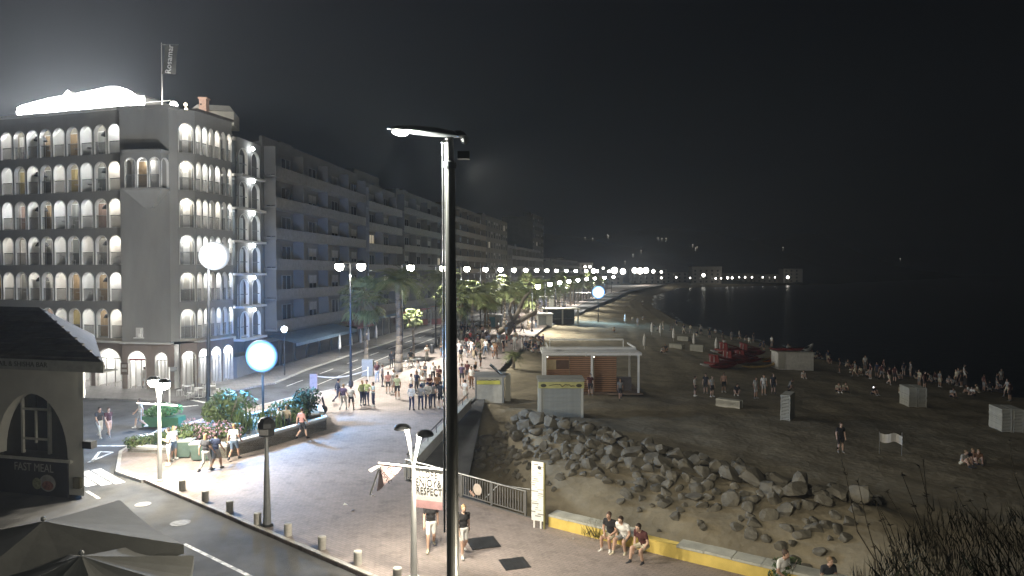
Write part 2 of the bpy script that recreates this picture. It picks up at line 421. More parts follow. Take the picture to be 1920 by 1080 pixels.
# hills behind the town
mb = MB(); NX, NY = 70, 22
for j in range(NY + 1):
    for i in range(NX + 1):
        x = -700 + 1750 * i / NX; y = 620 + 900 * j / NY
        xs_ = 250 + (y - 620) * .82
        hgt = (30 + 70 * (j / NY)) * max(0, min(1, (xs_ - x) / 300)) * max(0, min(1, (j + .2) / 4))
        z = hgt * (.75 + .35 * math.sin(x * .011 + 1.3) * math.cos(y * .006 + x * .004)) + 2 * math.sin(x * .07) * math.sin(y * .05) - 1
        if x > xs_ + 10: z = -6
        mb.v.append((x, y, z))
for j in range(NY):
    for i in range(NX): a = j * (NX + 1) + i; mb.f.append((a, a + 1, a + NX + 2, a + NX + 1)); mb.m.append(0)
struct('hills', mb, mat('wooded_hill', (.03, .038, .025), .95, .5, .05, .6, bscale=.4), True)
# ------------------------------------------------------------------ kerbs, markings
def strip_marks(pts_a, name, label, z):
    mb = MB()
    for a, b, w in pts_a:
        a = Vector((a[0], a[1], z)); b = Vector((b[0], b[1], z)); d = (b - a).normalized(); n = Vector((-d.y, d.x, 0)) * w / 2
        mb.add([a + n, a - n, b - n, b + n], [(0, 1, 2, 3)])
    o = struct(name, mb, M_WHITE_PAINT); o['label'] = label
    return o
def kerb_run(pts, L, name, label):
    root = tag(obj(name, None), label, None, None, 'structure')
    k = MB().box((0, 0, 0), (L - .02, .16, .14)).mesh('kerb_stone', M_KERB)
    for a, b in zip(pts[:-1], pts[1:]):
        a = Vector((a[0], a[1], 0)); b = Vector((b[0], b[1], 0)); d = b - a; n = max(1, round(d.length / L)); s = d.length / n
        for i in range(n):
            p = a + d * ((i + .5) / n)
            obj('kerb_stone', k, root, (p.x, p.y, -.045 + random.uniform(-.004, .004)), math.atan2(d.y, d.x), (s / L, 1, 1))
    return root
kn = Vector((kd.y, -kd.x, 0)) * .09
kerb_run([(K0 - kn)[:2], (K1 - kn + kd * 4)[:2]], 1.0, 'kerb', 'pale granite kerb between the plaza bollards and the curving road')
kl = [tuple(p[:2]) for p in [K0] + left]
kerb_run([(x - .05, y) for x, y in kl], .9, 'kerb', 'kerb round the planters along the road before the hotel')
kerb_run([(x_kerb(y) - .09, y) for y in (57, 64, 72, 82, 95, 110, 130, 155, 185)], 1.2, 'kerb', 'kerb between the palm promenade and the seafront street')
kerb_run([(x + .09, y) for x, y in syl[3:8]], 1.2, 'kerb', 'kerb along the pavement before the apartment blocks')
zr = -.114
P = lambda x, y: GP(x, y, -.12)[:2]
strip_marks([(P(345, 1020), P(480, 1086), .13), (P(163, 921), P(186, 935), .13)], 'road_marking', 'white edge line curving along the near road', zr)
strip_marks([(P(180, 880), P(226, 906), .42), (P(158, 884), P(200, 909), .42), (P(136, 888), P(172, 911), .42)], 'road_marking', 'white zebra crossing bars beside the cocktail bar', zr)
strip_marks([(P(172, 866), P(187, 847), .16), (P(187, 847), P(211, 848), .16), (P(211, 848), P(166, 867), .16), (P(182, 836), P(240, 836), .2)], 'road_marking', 'white give way triangle and stop line painted on the road', zr)
lm = []
for a in (.30, .62):
    yy = 57.0
    while yy < 200:
        if a > .5 or True:
            xa = lambda y: x_fac(y) + 3.7 + (x_kerb(y) - x_fac(y) - 3.8) * a
            lm.append(((xa(yy), yy), (xa(yy + 3.2), yy + 3.2), .13))
        yy += 3.2 if a > .5 else 7
strip_marks(lm, 'road_marking', 'white lane lines running up the seafront street', zr)
strip_marks([(P(300, 757), P(345, 750), .3), (P(360, 750), P(400, 758), .3), (P(330, 764), P(372, 760), .3)], 'road_marking', 'short white crossing marks at the hotel corner', zr)
# manholes and ground plates
def disc(name, c, r, m, label, sq=False, rz=0):
    mb = MB()
    if sq:
        mb.box((0, 0, 0), (r * 2, r * 2, .012))
        for i in range(4): mb.box((-r * .75 + i * r * .5, 0, .009), (r * .1, r * 1.7, .006))
    else:
        mb.lathe([(r, 0), (r, .008), (r * .9, .012), (r * .86, .006), (r * .6, .006), (r * .56, .013), (.02, .013)], n=24)
    return solo(name, mb, m, label, 'manhole cover', c, rz)
p = GP(338, 981, -.12); disc('manhole_cover', (p.x, p.y, -.113), .36, mat('cast_iron', (.13, .13, .128), .7, .4, 6), 'round manhole cover in the near road with a pale rim')
p = GP(268, 946, -.12); disc('manhole_cover', (p.x, p.y, -.113), .3, mat('worn_iron', (.28, .28, .27), .5, .3, 4), 'shiny worn round cover in the road near the zebra crossing')
p = GP(906, 1018); disc('ground_hatch', (p.x, p.y, .008), .5, M_DARKM, 'dark square hatch in the plaza behind the tall pole', True, .3)
p = GP(965, 1057); disc('ground_hatch', (p.x, p.y, .008), .42, M_DARKM, 'dark square hatch in the plaza before the seated people', True, .3)
# litter
for i, (x, y, s) in enumerate([(432, 948, .22), (660, 957, .12), (458, 890, .13), (505, 880, .12), (650, 946, .14), (700, 930, .1), (1075, 1011, .08)]):
    p = GP(x, y); mb = MB(); q = [(random.uniform(-s, s), random.uniform(-s, s), random.uniform(.004, .05)) for _ in range(6)]
    mb.add(q, [(0, 1, 2, 3), (2, 3, 4, 5)])
    solo('paper_scrap', mb, M_CLOTHW, ['crumpled white paper lying beside a bollard', 'thin white scrap on the middle of the plaza', 'pale scrap near the tall dark lantern post, nearer the planters', 'pale scrap just right of the dark lantern post', 'bent white scrap on the plaza left of the hanging banner', 'small scrap on the plaza above the bent one', 'white scrap before the seated people'][i], 'litter', p)

# ------------------------------------------------------------------ hotel
def arch_panel(w, h, ow, oh, th=.32, sill=0.0, mats=(None, None), nseg=14):
    mb = MB(); r = ow / 2; zs = oh - r; x0 = w / 2
    arc = [(-r * math.cos(math.pi * i / nseg), zs + r * math.sin(math.pi * i / nseg)) for i in range(nseg + 1)]
    path = [(-r, sill)] + arc + [(r, sill)]
    for y, flip in ((0, False), (th, True)):
        qs = [[(-x0, 0), (-r, 0), (-r, zs), (-x0, zs)], [(r, 0), (x0, 0), (x0, zs), (r, zs)], [(-x0, zs), (-r, zs), (-r, h), (-x0, h)], [(r, zs), (x0, zs), (x0, h), (r, h)]]
        for i in range(nseg): qs.append([arc[i], arc[i + 1], (arc[i + 1][0], h), (arc[i][0], h)])
        if sill: qs.append([(-r, 0), (r, 0), (r, sill), (-r, sill)])
        for q in qs:
            vs = [(a, y, b) for a, b in q]; mb.add(vs[::-1] if flip else vs, [(0, 1, 2, 3)], 0)
    for (a, b), (c, d) in zip(path[:-1], path[1:]): mb.add([(a, -.03, b), (a, th, b), (c, th, d), (c, -.03, d)], [(0, 1, 2, 3)], 1)
    # slim raised surround
    ro = r + .06
    out = [(-ro, sill)] + [(-ro * math.cos(math.pi * i / nseg), zs + ro * math.sin(math.pi * i / nseg)) for i in range(nseg + 1)] + [(ro, sill)]
    for (a, b), (c, d), (e, f), (g, k) in zip(path[:-1], path[1:], out[:-1], out[1:]):
        mb.add([(a, -.03, b), (c, -.03, d), (g, -.03, k), (e, -.03, f)], [(0, 1, 2, 3)], 1)
        mb.add([(e, -.03, f), (g, -.03, k), (g, 0, k), (e, 0, f)], [(0, 1, 2, 3)], 1)
    return mb.mesh('arch_bay', list(mats))
hotel = thing('hotel', 'grey hotel with six rows of brightly lit white arched balconies and a blank corner tower', 'hotel', (0, 0, 0))
HC = DP(237, 728, 55.5)
HU = Vector((.956, -.2925, 0)).normalized()     # to the right along the left facade
HANG = math.atan2(HU.y, HU.x)
FZ = [3.95 + 2.97 * k for k in range(6)]
BW = 1.45; NB = 11
M_DOORS = [mat('door_tan', (.42, .31, .19), .6), mat('door_grey', (.30, .30, .28), .6), mat('door_ochre', (.44, .36, .18), .6), mat('door_white', (.7, .7, .68), .6), mat('door_rose', (.38, .27, .22), .6), mat('door_dark', (.16, .17, .165), .5)]
ORD = ['first', 'second', 'third', 'fourth', 'fifth', 'sixth', 'seventh', 'eighth', 'ninth', 'tenth', 'eleventh']
FLN = ['lowest', 'second lowest', 'third lowest', 'third highest', 'second highest', 'top']
bay_me = arch_panel(BW, 2.97, 1.17, 2.33, .3, 0, (M_STUCCO, M_STUCCO_W))
rail_me = MB().tube((-BW / 2, 0, 1.0), (BW / 2, 0, 1.0), .035, n=6).box((0, 0, .06), (BW, .04, .05)).tube((-.6, 0, 0), (-.6, 0, 1), .02, n=6).tube((.6, 0, 0), (.6, 0, 1), .02, n=6).mesh('rail', M_GMET)
pane_me = MB().box((0, 0, .53), (1.16, .012, .86)).mesh('pane', M_GLASS)
door_me = {i: MB().box((0, 0, 1.08), (.95, .06, 2.16)).box((0, -.035, 1.08), (.05, .02, 2.16)).box((-.46, -.04, 1.08), (.06, .03, 2.16), mi=1).box((.46, -.04, 1.08), (.06, .03, 2.16), mi=1).box((0, -.04, 2.18), (.98, .03, .06), mi=1).mesh('door', [M_DOORS[i], M_STUCCO_W]) for i in range(6)}
part_me = MB().box((0, .82, 1.35), (.12, 1.4, 2.7)).mesh('partition', M_STUCCO_W)
scon_me = MB().lathe([(.03, 0), (.12, .02), (.12, .16), (.05, .2)], n=10).mesh('wall_lamp', M_LED)
def make_table():
    t = MB().lathe([(.34, .70), (.35, .72), (.35, .74), (.34, .75)], n=16).mesh('table_top', M_WMET)
    g = MB().tube((0, 0, .02), (0, 0, .70), .03).tube((-.25, 0, .02), (.25, 0, .02), .025).tube((0, -.25, .02), (0, .25, .02), .025).mesh('table_leg', M_WMET)
    c = MB().box((0, 0, .43), (.42, .42, .04)).box((0, .2, .66), (.42, .035, .44))
    for a in (-.18, .18):
        for b in (-.18, .18): c.tube((a, b, 0), (a, b, .43), .018, n=6)
    return t, g, c.mesh('chair', M_WMET)
TT, TG, TCH = make_table()
PAR_C = MB(); PAR_C.lathe([(.50, 1.62), (.49, 1.68), (.36, 1.92), (.2, 2.04), (.03, 2.08)], n=12); PAR_C = PAR_C.mesh('canopy', mat('charcoal_cloth', (.035, .037, .04), .8))
PAR_P = MB().tube((0, 0, 0), (0, 0, 2.1), .022).lathe([(.2, 0), (.2, .05), (.05, .07)], n=12).mesh('pole', M_GMET)
def balcony_row(origin, ang, bays, fl, k, depth=1.55, side='left', lampw=48):
    """one lit balcony floor: bays is a list of (s, w); origin is the left end at floor height"""
    fr = obj('balcony_floor', None, hotel, (origin.x, origin.y, FZ[fl]), ang)
    Lt = bays[-1][0] + bays[-1][1] / 2
    me = MB().box((Lt / 2, depth / 2 + .02, -.12), (Lt - .01, depth - .06, .22)).box((Lt / 2, depth + .06, 1.35), (Lt, .1, 2.95)).mesh('back_wall', mat('balcony_back', (.36, .34, .29), .85, .15, 1.2))
    obj('back_wall', me, fr)
    for i, (s, w) in enumerate(bays):
        sx = w / BW
        obj('arch_bay', bay_me, fr, (s, 0, 0), 0, (sx, 1, 1))
        q = obj('rail', rail_me, fr, (s, .12, 0), 0, (sx, 1, 1))
        obj('pane', pane_me, fr, (s, .12, 0), 0, (sx, 1, 1))
        di = random.choice([0, 0, 1, 2, 1, 5, 4, 3]) if side == 'left' else random.choice([3, 3, 1, 3])
        obj('door', door_me[di], fr, (s + random.uniform(-.06, .06), depth - .02, 0), 0, (min(1, sx), 1, 1))
        if i % 2 == 0:
            xl = s + w / 2 if i < len(bays) - 1 else s
            obj('wall_lamp', scon_me, fr, (xl, .5, 2.42))
            light('balcony_light', (xl, .62, 2.2), lampw * random.uniform(.45, 1.4), random.choice([(1, .97, .93), (1, .9, .76), (.93, .97, 1)]), .08, fr)
        elif i < len(bays) - 1: obj('partition', part_me, fr, (s + w / 2, 0, 0))
    return fr
lb = [(BW * (i + .5), BW) for i in range(NB)]
LO = HC - HU * (BW * NB + .18); 
for fl in range(6):
    fr = balcony_row(LO, HANG, lb, fl, 0)
    for i in range(3, NB):
        col = NB - i      # column counted from the tower
        if col in (2, 7):
            t = thing('balcony_parasol', f'charcoal parasol on the hotel\'s {FLN[fl]} balcony row, {ORD[col-1]} arch from the tower', 'parasol', LO + HU * lb[i][0] + Vector((-HU.y, HU.x, 0)) * .75 + Vector((0, 0, FZ[fl] + .0)), HANG, 'parasols on the hotel balconies')
            obj('canopy', PAR_C, t, (0, 0, 0)); obj('pole', PAR_P, t)
        elif random.random() < .55:
            t = thing('balcony_table', f'white table on the hotel\'s {FLN[fl]} balcony row, {ORD[col-1]} arch from the tower', 'table', LO + HU * (lb[i][0] - .15) + Vector((-HU.y, HU.x, 0)) * .7 + Vector((0, 0, FZ[fl])), HANG, 'tables on the hotel balconies')
            obj('table_top', TT, t); obj('table_leg', TG, t); obj('chair', TCH, t, (.5, .05, 0), 1.3)
# right flank of the hotel
Q0, Q1, Q2 = Vector((-26.54, 55.2, 0)), Vector((-25.5, 56.0, 0)), Vector((-24.26, 60.3, 0))
def seg(a, b, n):
    d = b - a; L = d.length; return math.atan2(d.y, d.x), [(L * (i + .5) / n, L / n) for i in range(n)]
a1, b1 = seg(Q0, Q1, 1); a2, b2 = seg(Q1, Q2, 6)
for fl in range(6):
    balcony_row(Q0, a1, b1, fl, 0, 1.2, 'right', 40)
    balcony_row(Q1, a2, b2, fl, 0, 1.4, 'right', 48)
# corner tower, oriel, upper walls
T0 = HC - HU * .15; TW = Vector((-26.9, 54.6, 0))
tow = MB(); A = Vector((HC.x - .1, HC.y - .35, 0)); B_ = TW; C2 = Vector((-26.5, 55.3, 0)); D2 = Vector((-27.5, 60, 0)); E2 = Vector((-31.0, 60, 0))
poly = [A, B_, C2, D2, E2]
tow.prism([(p.x, p.y) for p in poly], 3.75, 22.1)
part('tower_wall', tow, M_STUCCO, hotel)
part('tower_cap', MB().prism([((p.x + 28.7) * 1.06 - 28.7, (p.y - 57) * 1.06 + 57) for p in poly], 22.1, 22.4), M_STUCCO, hotel)
# upper attic walls above the arches
def wall_run(name, a, b, z0, z1, th, m):
    d = b - a; ang = math.atan2(d.y, d.x)
    return part(name, MB().box((d.length / 2, th / 2, (z1 - z0) / 2), (d.length, th, z1 - z0)), m, hotel, (a.x, a.y, z0), ang)
ZT = FZ[5] + 2.97
wall_run('attic_wall', LO, HC - HU * .18, ZT, 22.25, .5, M_STUCCO); wall_run('attic_wall', Q0, Q1, ZT, 22.25, .5, M_STUCCO); wall_run('attic_wall', Q1, Q2, ZT, 22.25, .5, M_STUCCO)
HN = Vector((-HU.y, HU.x, 0))
wall_run('cornice', LO - HN * .25, HC - HU * .18 - HN * .25, 22.25, 22.45, .8, M_STUCCO_W); wall_run('cornice', Q1 + Vector((.2, -.05, 0)), Q2 + Vector((.2, 0, 0)), 22.25, 22.45, .7, mat('dark_tile_edge', (.12, .11, .10), .8))
bodyp = [LO + HN * 1.62, HC + HN * 1.62 - HU * .3, Vector((-27.6, 60.2, 0)), Vector((-25.9, 60.6, 0)), Vector((-27, 74, 0)), LO + HN * 18]
part('building_core', MB().prism([(p.x, p.y) for p in bodyp], 3.6, 22.2), M_STUCCO, hotel)
# oriel with three arches on the tower
ow = B_ - A; oa = math.atan2(ow.y, ow.x); on = Vector((-ow.y, ow.x, 0)).normalized()
o0 = A + ow.normalized() * 1.05 - on * .95
ori = obj('oriel', None, hotel, (o0.x, o0.y, 15.83), oa)
op_me = arch_panel(1.03, 2.75, .82, 2.3, .16, 0, (M_STUCCO, M_STUCCO_W))
for i in range(3):
    obj('arch_bay', op_me, ori, (.52 + 1.03 * i, 0, 0)); obj('rail', rail_me, ori, (.52 + 1.03 * i, .06, 0), 0, (.71, 1, 1)); obj('pane', pane_me, ori, (.52 + 1.03 * i, .06, 0), 0, (.7, 1, 1))
obj('arch_bay', op_me, ori, (3.1, .52, 0), R(90))
obj('arch_bay', op_me, ori, (0, .52, 0), R(-90))
part('oriel_slab', MB().box((1.55, .5, -.1), (3.3, 1.15, .2)).box((1.55, .5, 2.85), (3.3, 1.15, .2)), M_STUCCO, ori)
cb = MB(); cb.add([(0, 0, -.2), (3.1, 0, -.2), (3.1, .95, -.2), (0, .95, -.2), (1.2, .7, -1.5), (1.9, .7, -1.5), (1.9, .95, -1.5), (1.2, .95, -1.5)], [(0, 1, 5, 4), (1, 2, 6, 5), (3, 0, 4, 7), (4, 5, 6, 7)]); part('corbel', cb, M_STUCCO, ori)
obj('door', door_me[0], ori, (.9, .9, 0)); obj('door', door_me[3], ori, (2.1, .9, 0)); obj('wall_lamp', scon_me, ori, (1.55, .8, 2.0)); light('balcony_light', (1.55, .5, 2.1), 22, (1, .97, .93), .08, ori)
# wall crest and small recessed panel on the tower
cr = MB(); cr.box((0, 0, 0), (.55, .12, .75)); cr.box((0, -.08, .1), (.35, .06, .4)); cr.ell((0, -.08, -.2), (.2, .08, .2)); cr.box((0, -.1, -.42), (.75, .25, .08))
cp = A + ow.normalized() * 1.55 - on * .06; part('wall_crest', cr, M_STUCCO_W, hotel, (cp.x, cp.y, 4.5), oa)
# ground floor: brown arcade with lit shop rooms
gf = hotel
def gf_bay(a, b, ow_, oh_, lit, col=(1, .98, .95), dp_=2.6):
    d = b - a; w = d.length; ang = math.atan2(d.y, d.x); mid = (a + b) / 2
    r = obj('shop_bay', arch_panel(w, 3.55, ow_, oh_, .4, 0, (M_BROWN, mat('pale_trim', (.55, .53, .5), .8))), gf, (mid.x, mid.y, 0), ang)
    room = MB().box((0, dp_, 1.7), (w - .02, .1, 3.4)).box((-w / 2 + .02, dp_ / 2 + .2, 1.7), (.06, dp_ - .4, 3.4)).box((w / 2 - .02, dp_ / 2 + .2, 1.7), (.06, dp_ - .4, 3.4)).box((0, dp_ / 2 + .2, 3.45), (w, dp_ - .4, .1)).mesh('shop_room', M_STUCCO_W)
    obj('shop_room', room, r)
    fm = MB().box((0, .22, 2.3), (ow_, .06, .08)); 
    for x in (-ow_ / 2 + .04, -ow_ / 6, ow_ / 6, ow_ / 2 - .04): fm.box((x, .22, 1.15), (.06, .06, 2.3))
    obj('door_frame', fm.mesh('door_frame', mat('pale_frame', (.5, .48, .46), .5)), r)
    if lit:
        obj('ceiling_lamp', MB().box((0, dp_ / 2, 3.36), (w * .6, .25, .05)).mesh('ceiling_lamp', M_LED), r)
        light('shop_light', (0, dp_ / 2, 2.9), lit, col, .2, r)
    return r
g0 = LO + HU * (BW * NB); 
bays = [(0, 3.2, 2.7, 3.1, 260), (-3.2, 3.4, 2.8, 3.2, 260), (-6.6, 3.4, 2.8, 3.2, 220), (-10, 3.4, 2.8, 3.2, 200)]
for off, w, o_, h_, p_ in bays: gf_bay(g0 + HU * (off - w), g0 + HU * off, o_, h_, p_)
Am = A + ow.normalized() * .9
gf_bay(A, A + ow.normalized() * 2.5, 1.5, 3.0, 220, dp_=1.6)
gf_bay(A + ow.normalized() * 2.5, B_, 1.0, 2.9, 120, dp_=1.0)
gf_bay(C2, Q1 + Vector((.05, -.1, 0)), 1.0, 2.9, 160, dp_=1.0)
for i in range(3): gf_bay(Q1 + (Q2 - Q1) * (i / 3), Q1 + (Q2 - Q1) * ((i + 1) / 3), 1.15, 3.0, [220, 320, 260][i], (.95, .98, 1), 1.1)
rb = MB().box((0, 0, 0), (1.45, .05, .14)); q = A + ow.normalized() * 1.25 + on * .15; part('red_sign_strip', rb, M_RED, gf, (q.x, q.y, 2.32), oa)
mbn = MB().box((0, 0, 0), (.62, .05, .95)); mbn.box((0, -.03, .22), (.4, .02, .25), mi=1).box((0, -.03, -.15), (.45, .02, .2), mi=1)
q = g0 + HU * .35 - HN * .03 ; part('menu_board', mbn, [mat('board_brown', (.16, .13, .11), .7), mat('board_print', (.4, .38, .35), .7)], gf, (A.x + .2, A.y - .06, 1.6), oa)
part('ledge', MB().box(((HC - LO).length / 2, 0, 0), ((HC - LO).length, .55, .12)), M_STUCCO_W, hotel, (LO.x - HN.x * .05, LO.y - HN.y * .05, 3.66), HANG)
part('ledge', MB().box((ow.length / 2, 0, 0), (ow.length + .1, .5, .12)), M_STUCCO_W, hotel, (A.x, A.y, 3.66), oa)
d = Q2 - Q1; part('ledge', MB().box((d.length / 2, 0, 0), (d.length, .5, .12)), M_STUCCO_W, hotel, (Q1.x, Q1.y, 3.66), a2)
# roof: parapet, glowing pavilion, stair house, chimney
wall_run('parapet', LO + HN * 3.2, LO + HN * 3.2 + HU * 17.5, 22.2, 23.3, .25, mat('parapet_pink', (.45, .38, .35), .85))
pav = obj('roof_pavilion', None, hotel, (LO.x + HN.x * 5, LO.y + HN.y * 5, 22.3), HANG)
def vault(x0, x1, h0, h1, dep, n=12):
    mb = MB(); pts = []
    for i in range(n + 1):
        t = i / n; x = x0 + (x1 - x0) * t; z = h0 + (h1 - h0) * math.sin(math.pi * t) ** .7; pts.append((x, z))
    for (a, b), (c, d) in zip(pts[:-1], pts[1:]):
        mb.add([(a, 0, .9), (c, 0, .9), (c, 0, d), (a, 0, b)], [(0, 1, 2, 3)]); mb.add([(a, 0, b), (c, 0, d), (c, dep, d), (a, dep, b)], [(0, 1, 2, 3)])
    mb.add([(x0, 0, .9), (x0, 0, h0), (x0, dep, h0), (x0, dep, .9)], [(0, 1, 2, 3)]); mb.add([(x1, 0, .9), (x1, 0, h0), (x1, dep, h0), (x1, dep, .9)], [(0, 1, 2, 3)])
    return mb, pts
M_PAV = mat('canopy_membrane', (.75, .74, .70), .8, .06, 2)
def pitched(prof, dep):
    mb = MB()
    for (a, b), (c, d) in zip(prof[:-1], prof[1:]):
        mb.add([(a, 0, .75), (c, 0, .75), (c, 0, d), (a, 0, b)], [(0, 1, 2, 3)]); mb.add([(a, 0, b), (c, 0, d), (c, dep, d), (a, dep, b)], [(0, 1, 2, 3)])
    for a, b in (prof[0], prof[-1]): mb.add([(a, 0, .75), (a, 0, b), (a, dep, b), (a, dep, .75)], [(0, 1, 2, 3)])
    return mb
PR1 = [(-1.4, 2.35), (-.9, 2.5), (.6, 2.7), (2.8, 2.95), (4.2, 3.05), (4.7, 3.5), (5.1, 3.1)]
PR2 = [(5.1, 3.05), (6.5, 3.2), (8.0, 3.3), (9.4, 3.45), (10.4, 3.4), (11.6, 3.0), (12.6, 2.4), (13.4, 2.3)]
for pr_ in (PR1, PR2):
    part('lit_glazing', pitched(pr_, 4), M_PAV, pav)
    for x, z in pr_: part('glazing_bar', MB().box((x, -.05, (z + .7) / 2), (.07, .1, z - .6)), M_WMET, pav)
    for (a, b), (c, d) in zip(pr_[:-1], pr_[1:]): part('roof_bar', MB().tube((a, -.06, b + .02), (c, -.06, d + .02), .06, n=6), M_WMET, pav)
part('pavilion_rail', MB().tube((1, -.9, 1.55), (17, -.9, 1.55), .04), M_WMET, pav)
for i_, x in enumerate((-.6, 1.2, 3.0, 4.8, 6.4, 8.0, 9.6, 11.2, 12.8)):
    part('terrace_flood', MB().ell((x, -.55, 1.75 + .35 * (i_ % 2)), (.26, .2, .2), 12, 8).tube((x, -.45, .2), (x, -.45, 1.7), .03, n=6), lamp_mat('terrace_glow', (1, .98, .94), 50), pav, smooth=True)
    light('rooftop_flood', (x, -.95, 2.1 + .35 * (i_ % 2)), 7500, (1, .98, .94), .2, pav)
fl_ = DP(326, 197, 57.5); part('roof_floodlight', MB().ell((0, 0, 0), .3), lamp_mat('flood_glow', (1, .95, .86), 40), hotel, fl_, smooth=True)
light('flood_light', fl_ + Vector((0, -.5, .1)), 420, (1, .95, .86), .2)
q = DP(383, 225, 61); ch = MB().box((0, 0, 1.1), (.62, .6, 2.2)).box((0, 0, 2.25), (.8, .75, .12)).box((-.15, -.31, 1.7), (.14, .02, .14), mi=1); part('chimney', ch, [mat('salmon_render', (.5, .33, .26), .85), M_DARKM], hotel, (q.x, q.y, 22.2))
st = MB().box((0, 0, .6), (3.6, 2.6, 1.2)); st.add([(-1.8, -1.3, 1.2), (1.8, -1.3, 1.2), (1.8, 1.3, 1.2), (-1.8, 1.3, 1.2), (-1.5, 0, 2.0), (1.2, 0, 2.0)], [(0, 1, 5, 4), (2, 3, 4, 5), (1, 2, 5), (3, 0, 4)]); q = DP(404, 225, 62.5); part('stair_house', st, M_CREAM, hotel, (q.x, q.y, 22.25), .2)
for px, py in ((348, 196), (349, 205)):
    q = DP(px, py, 58); part('terrace_lamp', MB().ell((0, 0, 0), .13, 8, 5), lamp_mat('warm_glow', (1, .8, .55), 12), hotel, q)
# roof flag
q = DP(304, 200, 57); ft = DP(304, 80, 57)
flag = thing('roof_flag', 'tall grey vertical flag with white script lettering on the hotel roof', 'flag', (q.x, q.y, 22.4))
part('pole', MB().tube((0, 0, 0), (0, 0, ft.z - 22.4), .05, .03), M_WMET, flag)
fb = MB(); nfx, nfz = 5, 12; top = ft.z - 22.4 - .1
for j in range(nfz + 1):
    for i in range(nfx + 1):
        u, v = i / nfx, j / nfz
        fb.v.append((.28 + 1.1 * u - .25 * v, .1 * math.sin(u * 3 + v * 4), top - .1 - 2.35 * v))
for j in range(nfz):
    for i in range(nfx): a = j * (nfx + 1) + i; fb.f.append((a, a + 1, a + nfx + 2, a + nfx + 1)); fb.m.append(0)
part('flag_cloth', fb, mat('flag_grey', (.13, .13, .115), .9), flag, smooth=True)
part('flag_arm', MB().tube((0, 0, top - .05), (1.4, 0, top - .05), .03), M_GMET, flag)
obj('flag_text', text_mesh('Rosamar', .66, mat('flag_letters', (.85, .85, .82), .9), depth=.02), flag, (.74, -.2, top - 1.3), 0, None, (R(90), R(-84), 0))

# ------------------------------------------------------------------ apartment blocks along the street
win_me = {}
def block(name, label, Ya, Yb, h, floors, wallc, bal, seedn, setb=0.0, lit=()):
    random.seed(seedn)
    a = Vector((x_fac(Ya) - setb, Ya, 0)); b = Vector((x_fac(Yb) - setb, Yb, 0)); d = b - a; L = d.length; ang = math.atan2(d.y, d.x)
    t = thing(name, label, 'building', a, ang, 'apartment blocks along the seafront street')
    wm = mat('wall_%s_%d' % (name, seedn), wallc, .9, .12, .5, .1)
    part('wall', MB().box((L / 2, 6, h / 2 - .05), (L - .15, 12, h - .1)), wm, t)
    part('roof_parapet', MB().box((L / 2, .15, h + .35), (L - .15, .3, .9)).box((L * .4, 4, h + 1.0), (3, 3, 2.0)).box((L * .75, 5, h + .8), (2, 2.4, 1.6)), wm, t)
    fh = (h - 3.8) / floors; nb = max(1, round(L / 3.3)); bw = L / nb
    for k in range(floors):
        z = 3.8 + fh * k
        if bal:
            bal_d = 1.25
            part('balcony', MB().box((L / 2, -bal_d / 2, z - .02), (L - .5, bal_d, .2)).box((L / 2, -bal_d + .05, z + .5), (L - .5, .08, .85)), mat('balcony_%d' % seedn, tuple(min(.8, c * 1.25) for c in wallc), .85), t)
            for i in range(nb + 1):
                if i % 2 == 0: part('balcony_divider', MB().box((max(.3, min(L - .3, i * bw)), -bal_d / 2, z + fh / 2), (.1, bal_d - .1, fh - .3)), wm, t)
        for i in range(nb):
            x = (i + .5) * bw; ww = 1.5 if not bal else 1.9; wh = 1.5 if not bal else 2.1; zb = z + (.85 if not bal else .1)
            on_ = (k, i) in lit
            key = (ww, wh)
            if key not in win_me:
                f = MB().box((0, -.03, wh + .04), (ww + .16, .1, .08)).box((-ww / 2 - .04, -.03, wh / 2), (.08, .1, wh)).box((ww / 2 + .04, -.03, wh / 2), (.08, .1, wh)).box((0, -.03, wh / 2), (.06, .08, wh)).mesh('window', mat('grey_frame', (.22, .22, .21), .7))
                win_me[key] = (f, MB().box((0, -.01, wh / 2), (ww, .03, wh)).mesh('pane', M_WIN), MB().box((0, -.03, wh * .8), (ww, .05, wh * .4)).mesh('shutter', mat('shutter', (.35, .34, .32), .8)))
            f, p_, sh = win_me[key]
            w = obj('window', f, t, (x, 0, zb)); pn_ = obj('pane', p_, w)
            if on_: pn_.material_slots[0].link = 'OBJECT'; pn_.material_slots[0].material = lamp_mat('lit_window', (1, .78, .5), .3); continue
            if random.random() < .4: obj('shutter', sh, w)
    # shop fronts and awnings
    for i in range(nb):
        x = (i + .5) * bw
        part('shop_front', MB().box((x, -.03, 1.35), (bw * .8, .1, 2.5)).box((x, -.05, 2.75), (bw * .86, .14, .35), mi=1), [M_WIN, mat('fascia_%d' % (seedn % 3), [(.12, .2, .28), (.3, .08, .07), (.22, .22, .2)][seedn % 3], .7)], t)
    return t, L, nb, fh, ang, a
bl = []
bl.append(block('apartment_block', 'long dark apartment block with continuous balconies next to the lit arched house', 65.3, 91, 21.3, 6, (.16, .157, .15), True, 2))
bl.append(block('apartment_block', 'pale apartment block with stepped top floors beyond the long balcony block', 91.6, 107, 20.6, 6, (.19, .187, .18), True, 3, lit={(1, 3), (3, 1)}))
bl.append(block('apartment_block', 'grey apartment block half hidden by the tall pole', 107.6, 138, 21.5, 6, (.16, .16, .155), True, 4, lit={(2, 7)}))
bl.append(block('apartment_block', 'brown apartment block just right of the tall pole', 138.6, 172, 22.5, 7, (.18, .155, .125), True, 5, lit={(3, 2), (0, 6)}))
bl.append(block('apartment_block', 'far brown block with a lamp on its roof corner', 172.6, 205, 23.0, 7, (.16, .145, .125), False, 6, lit={(6, 8), (4, 2)}))
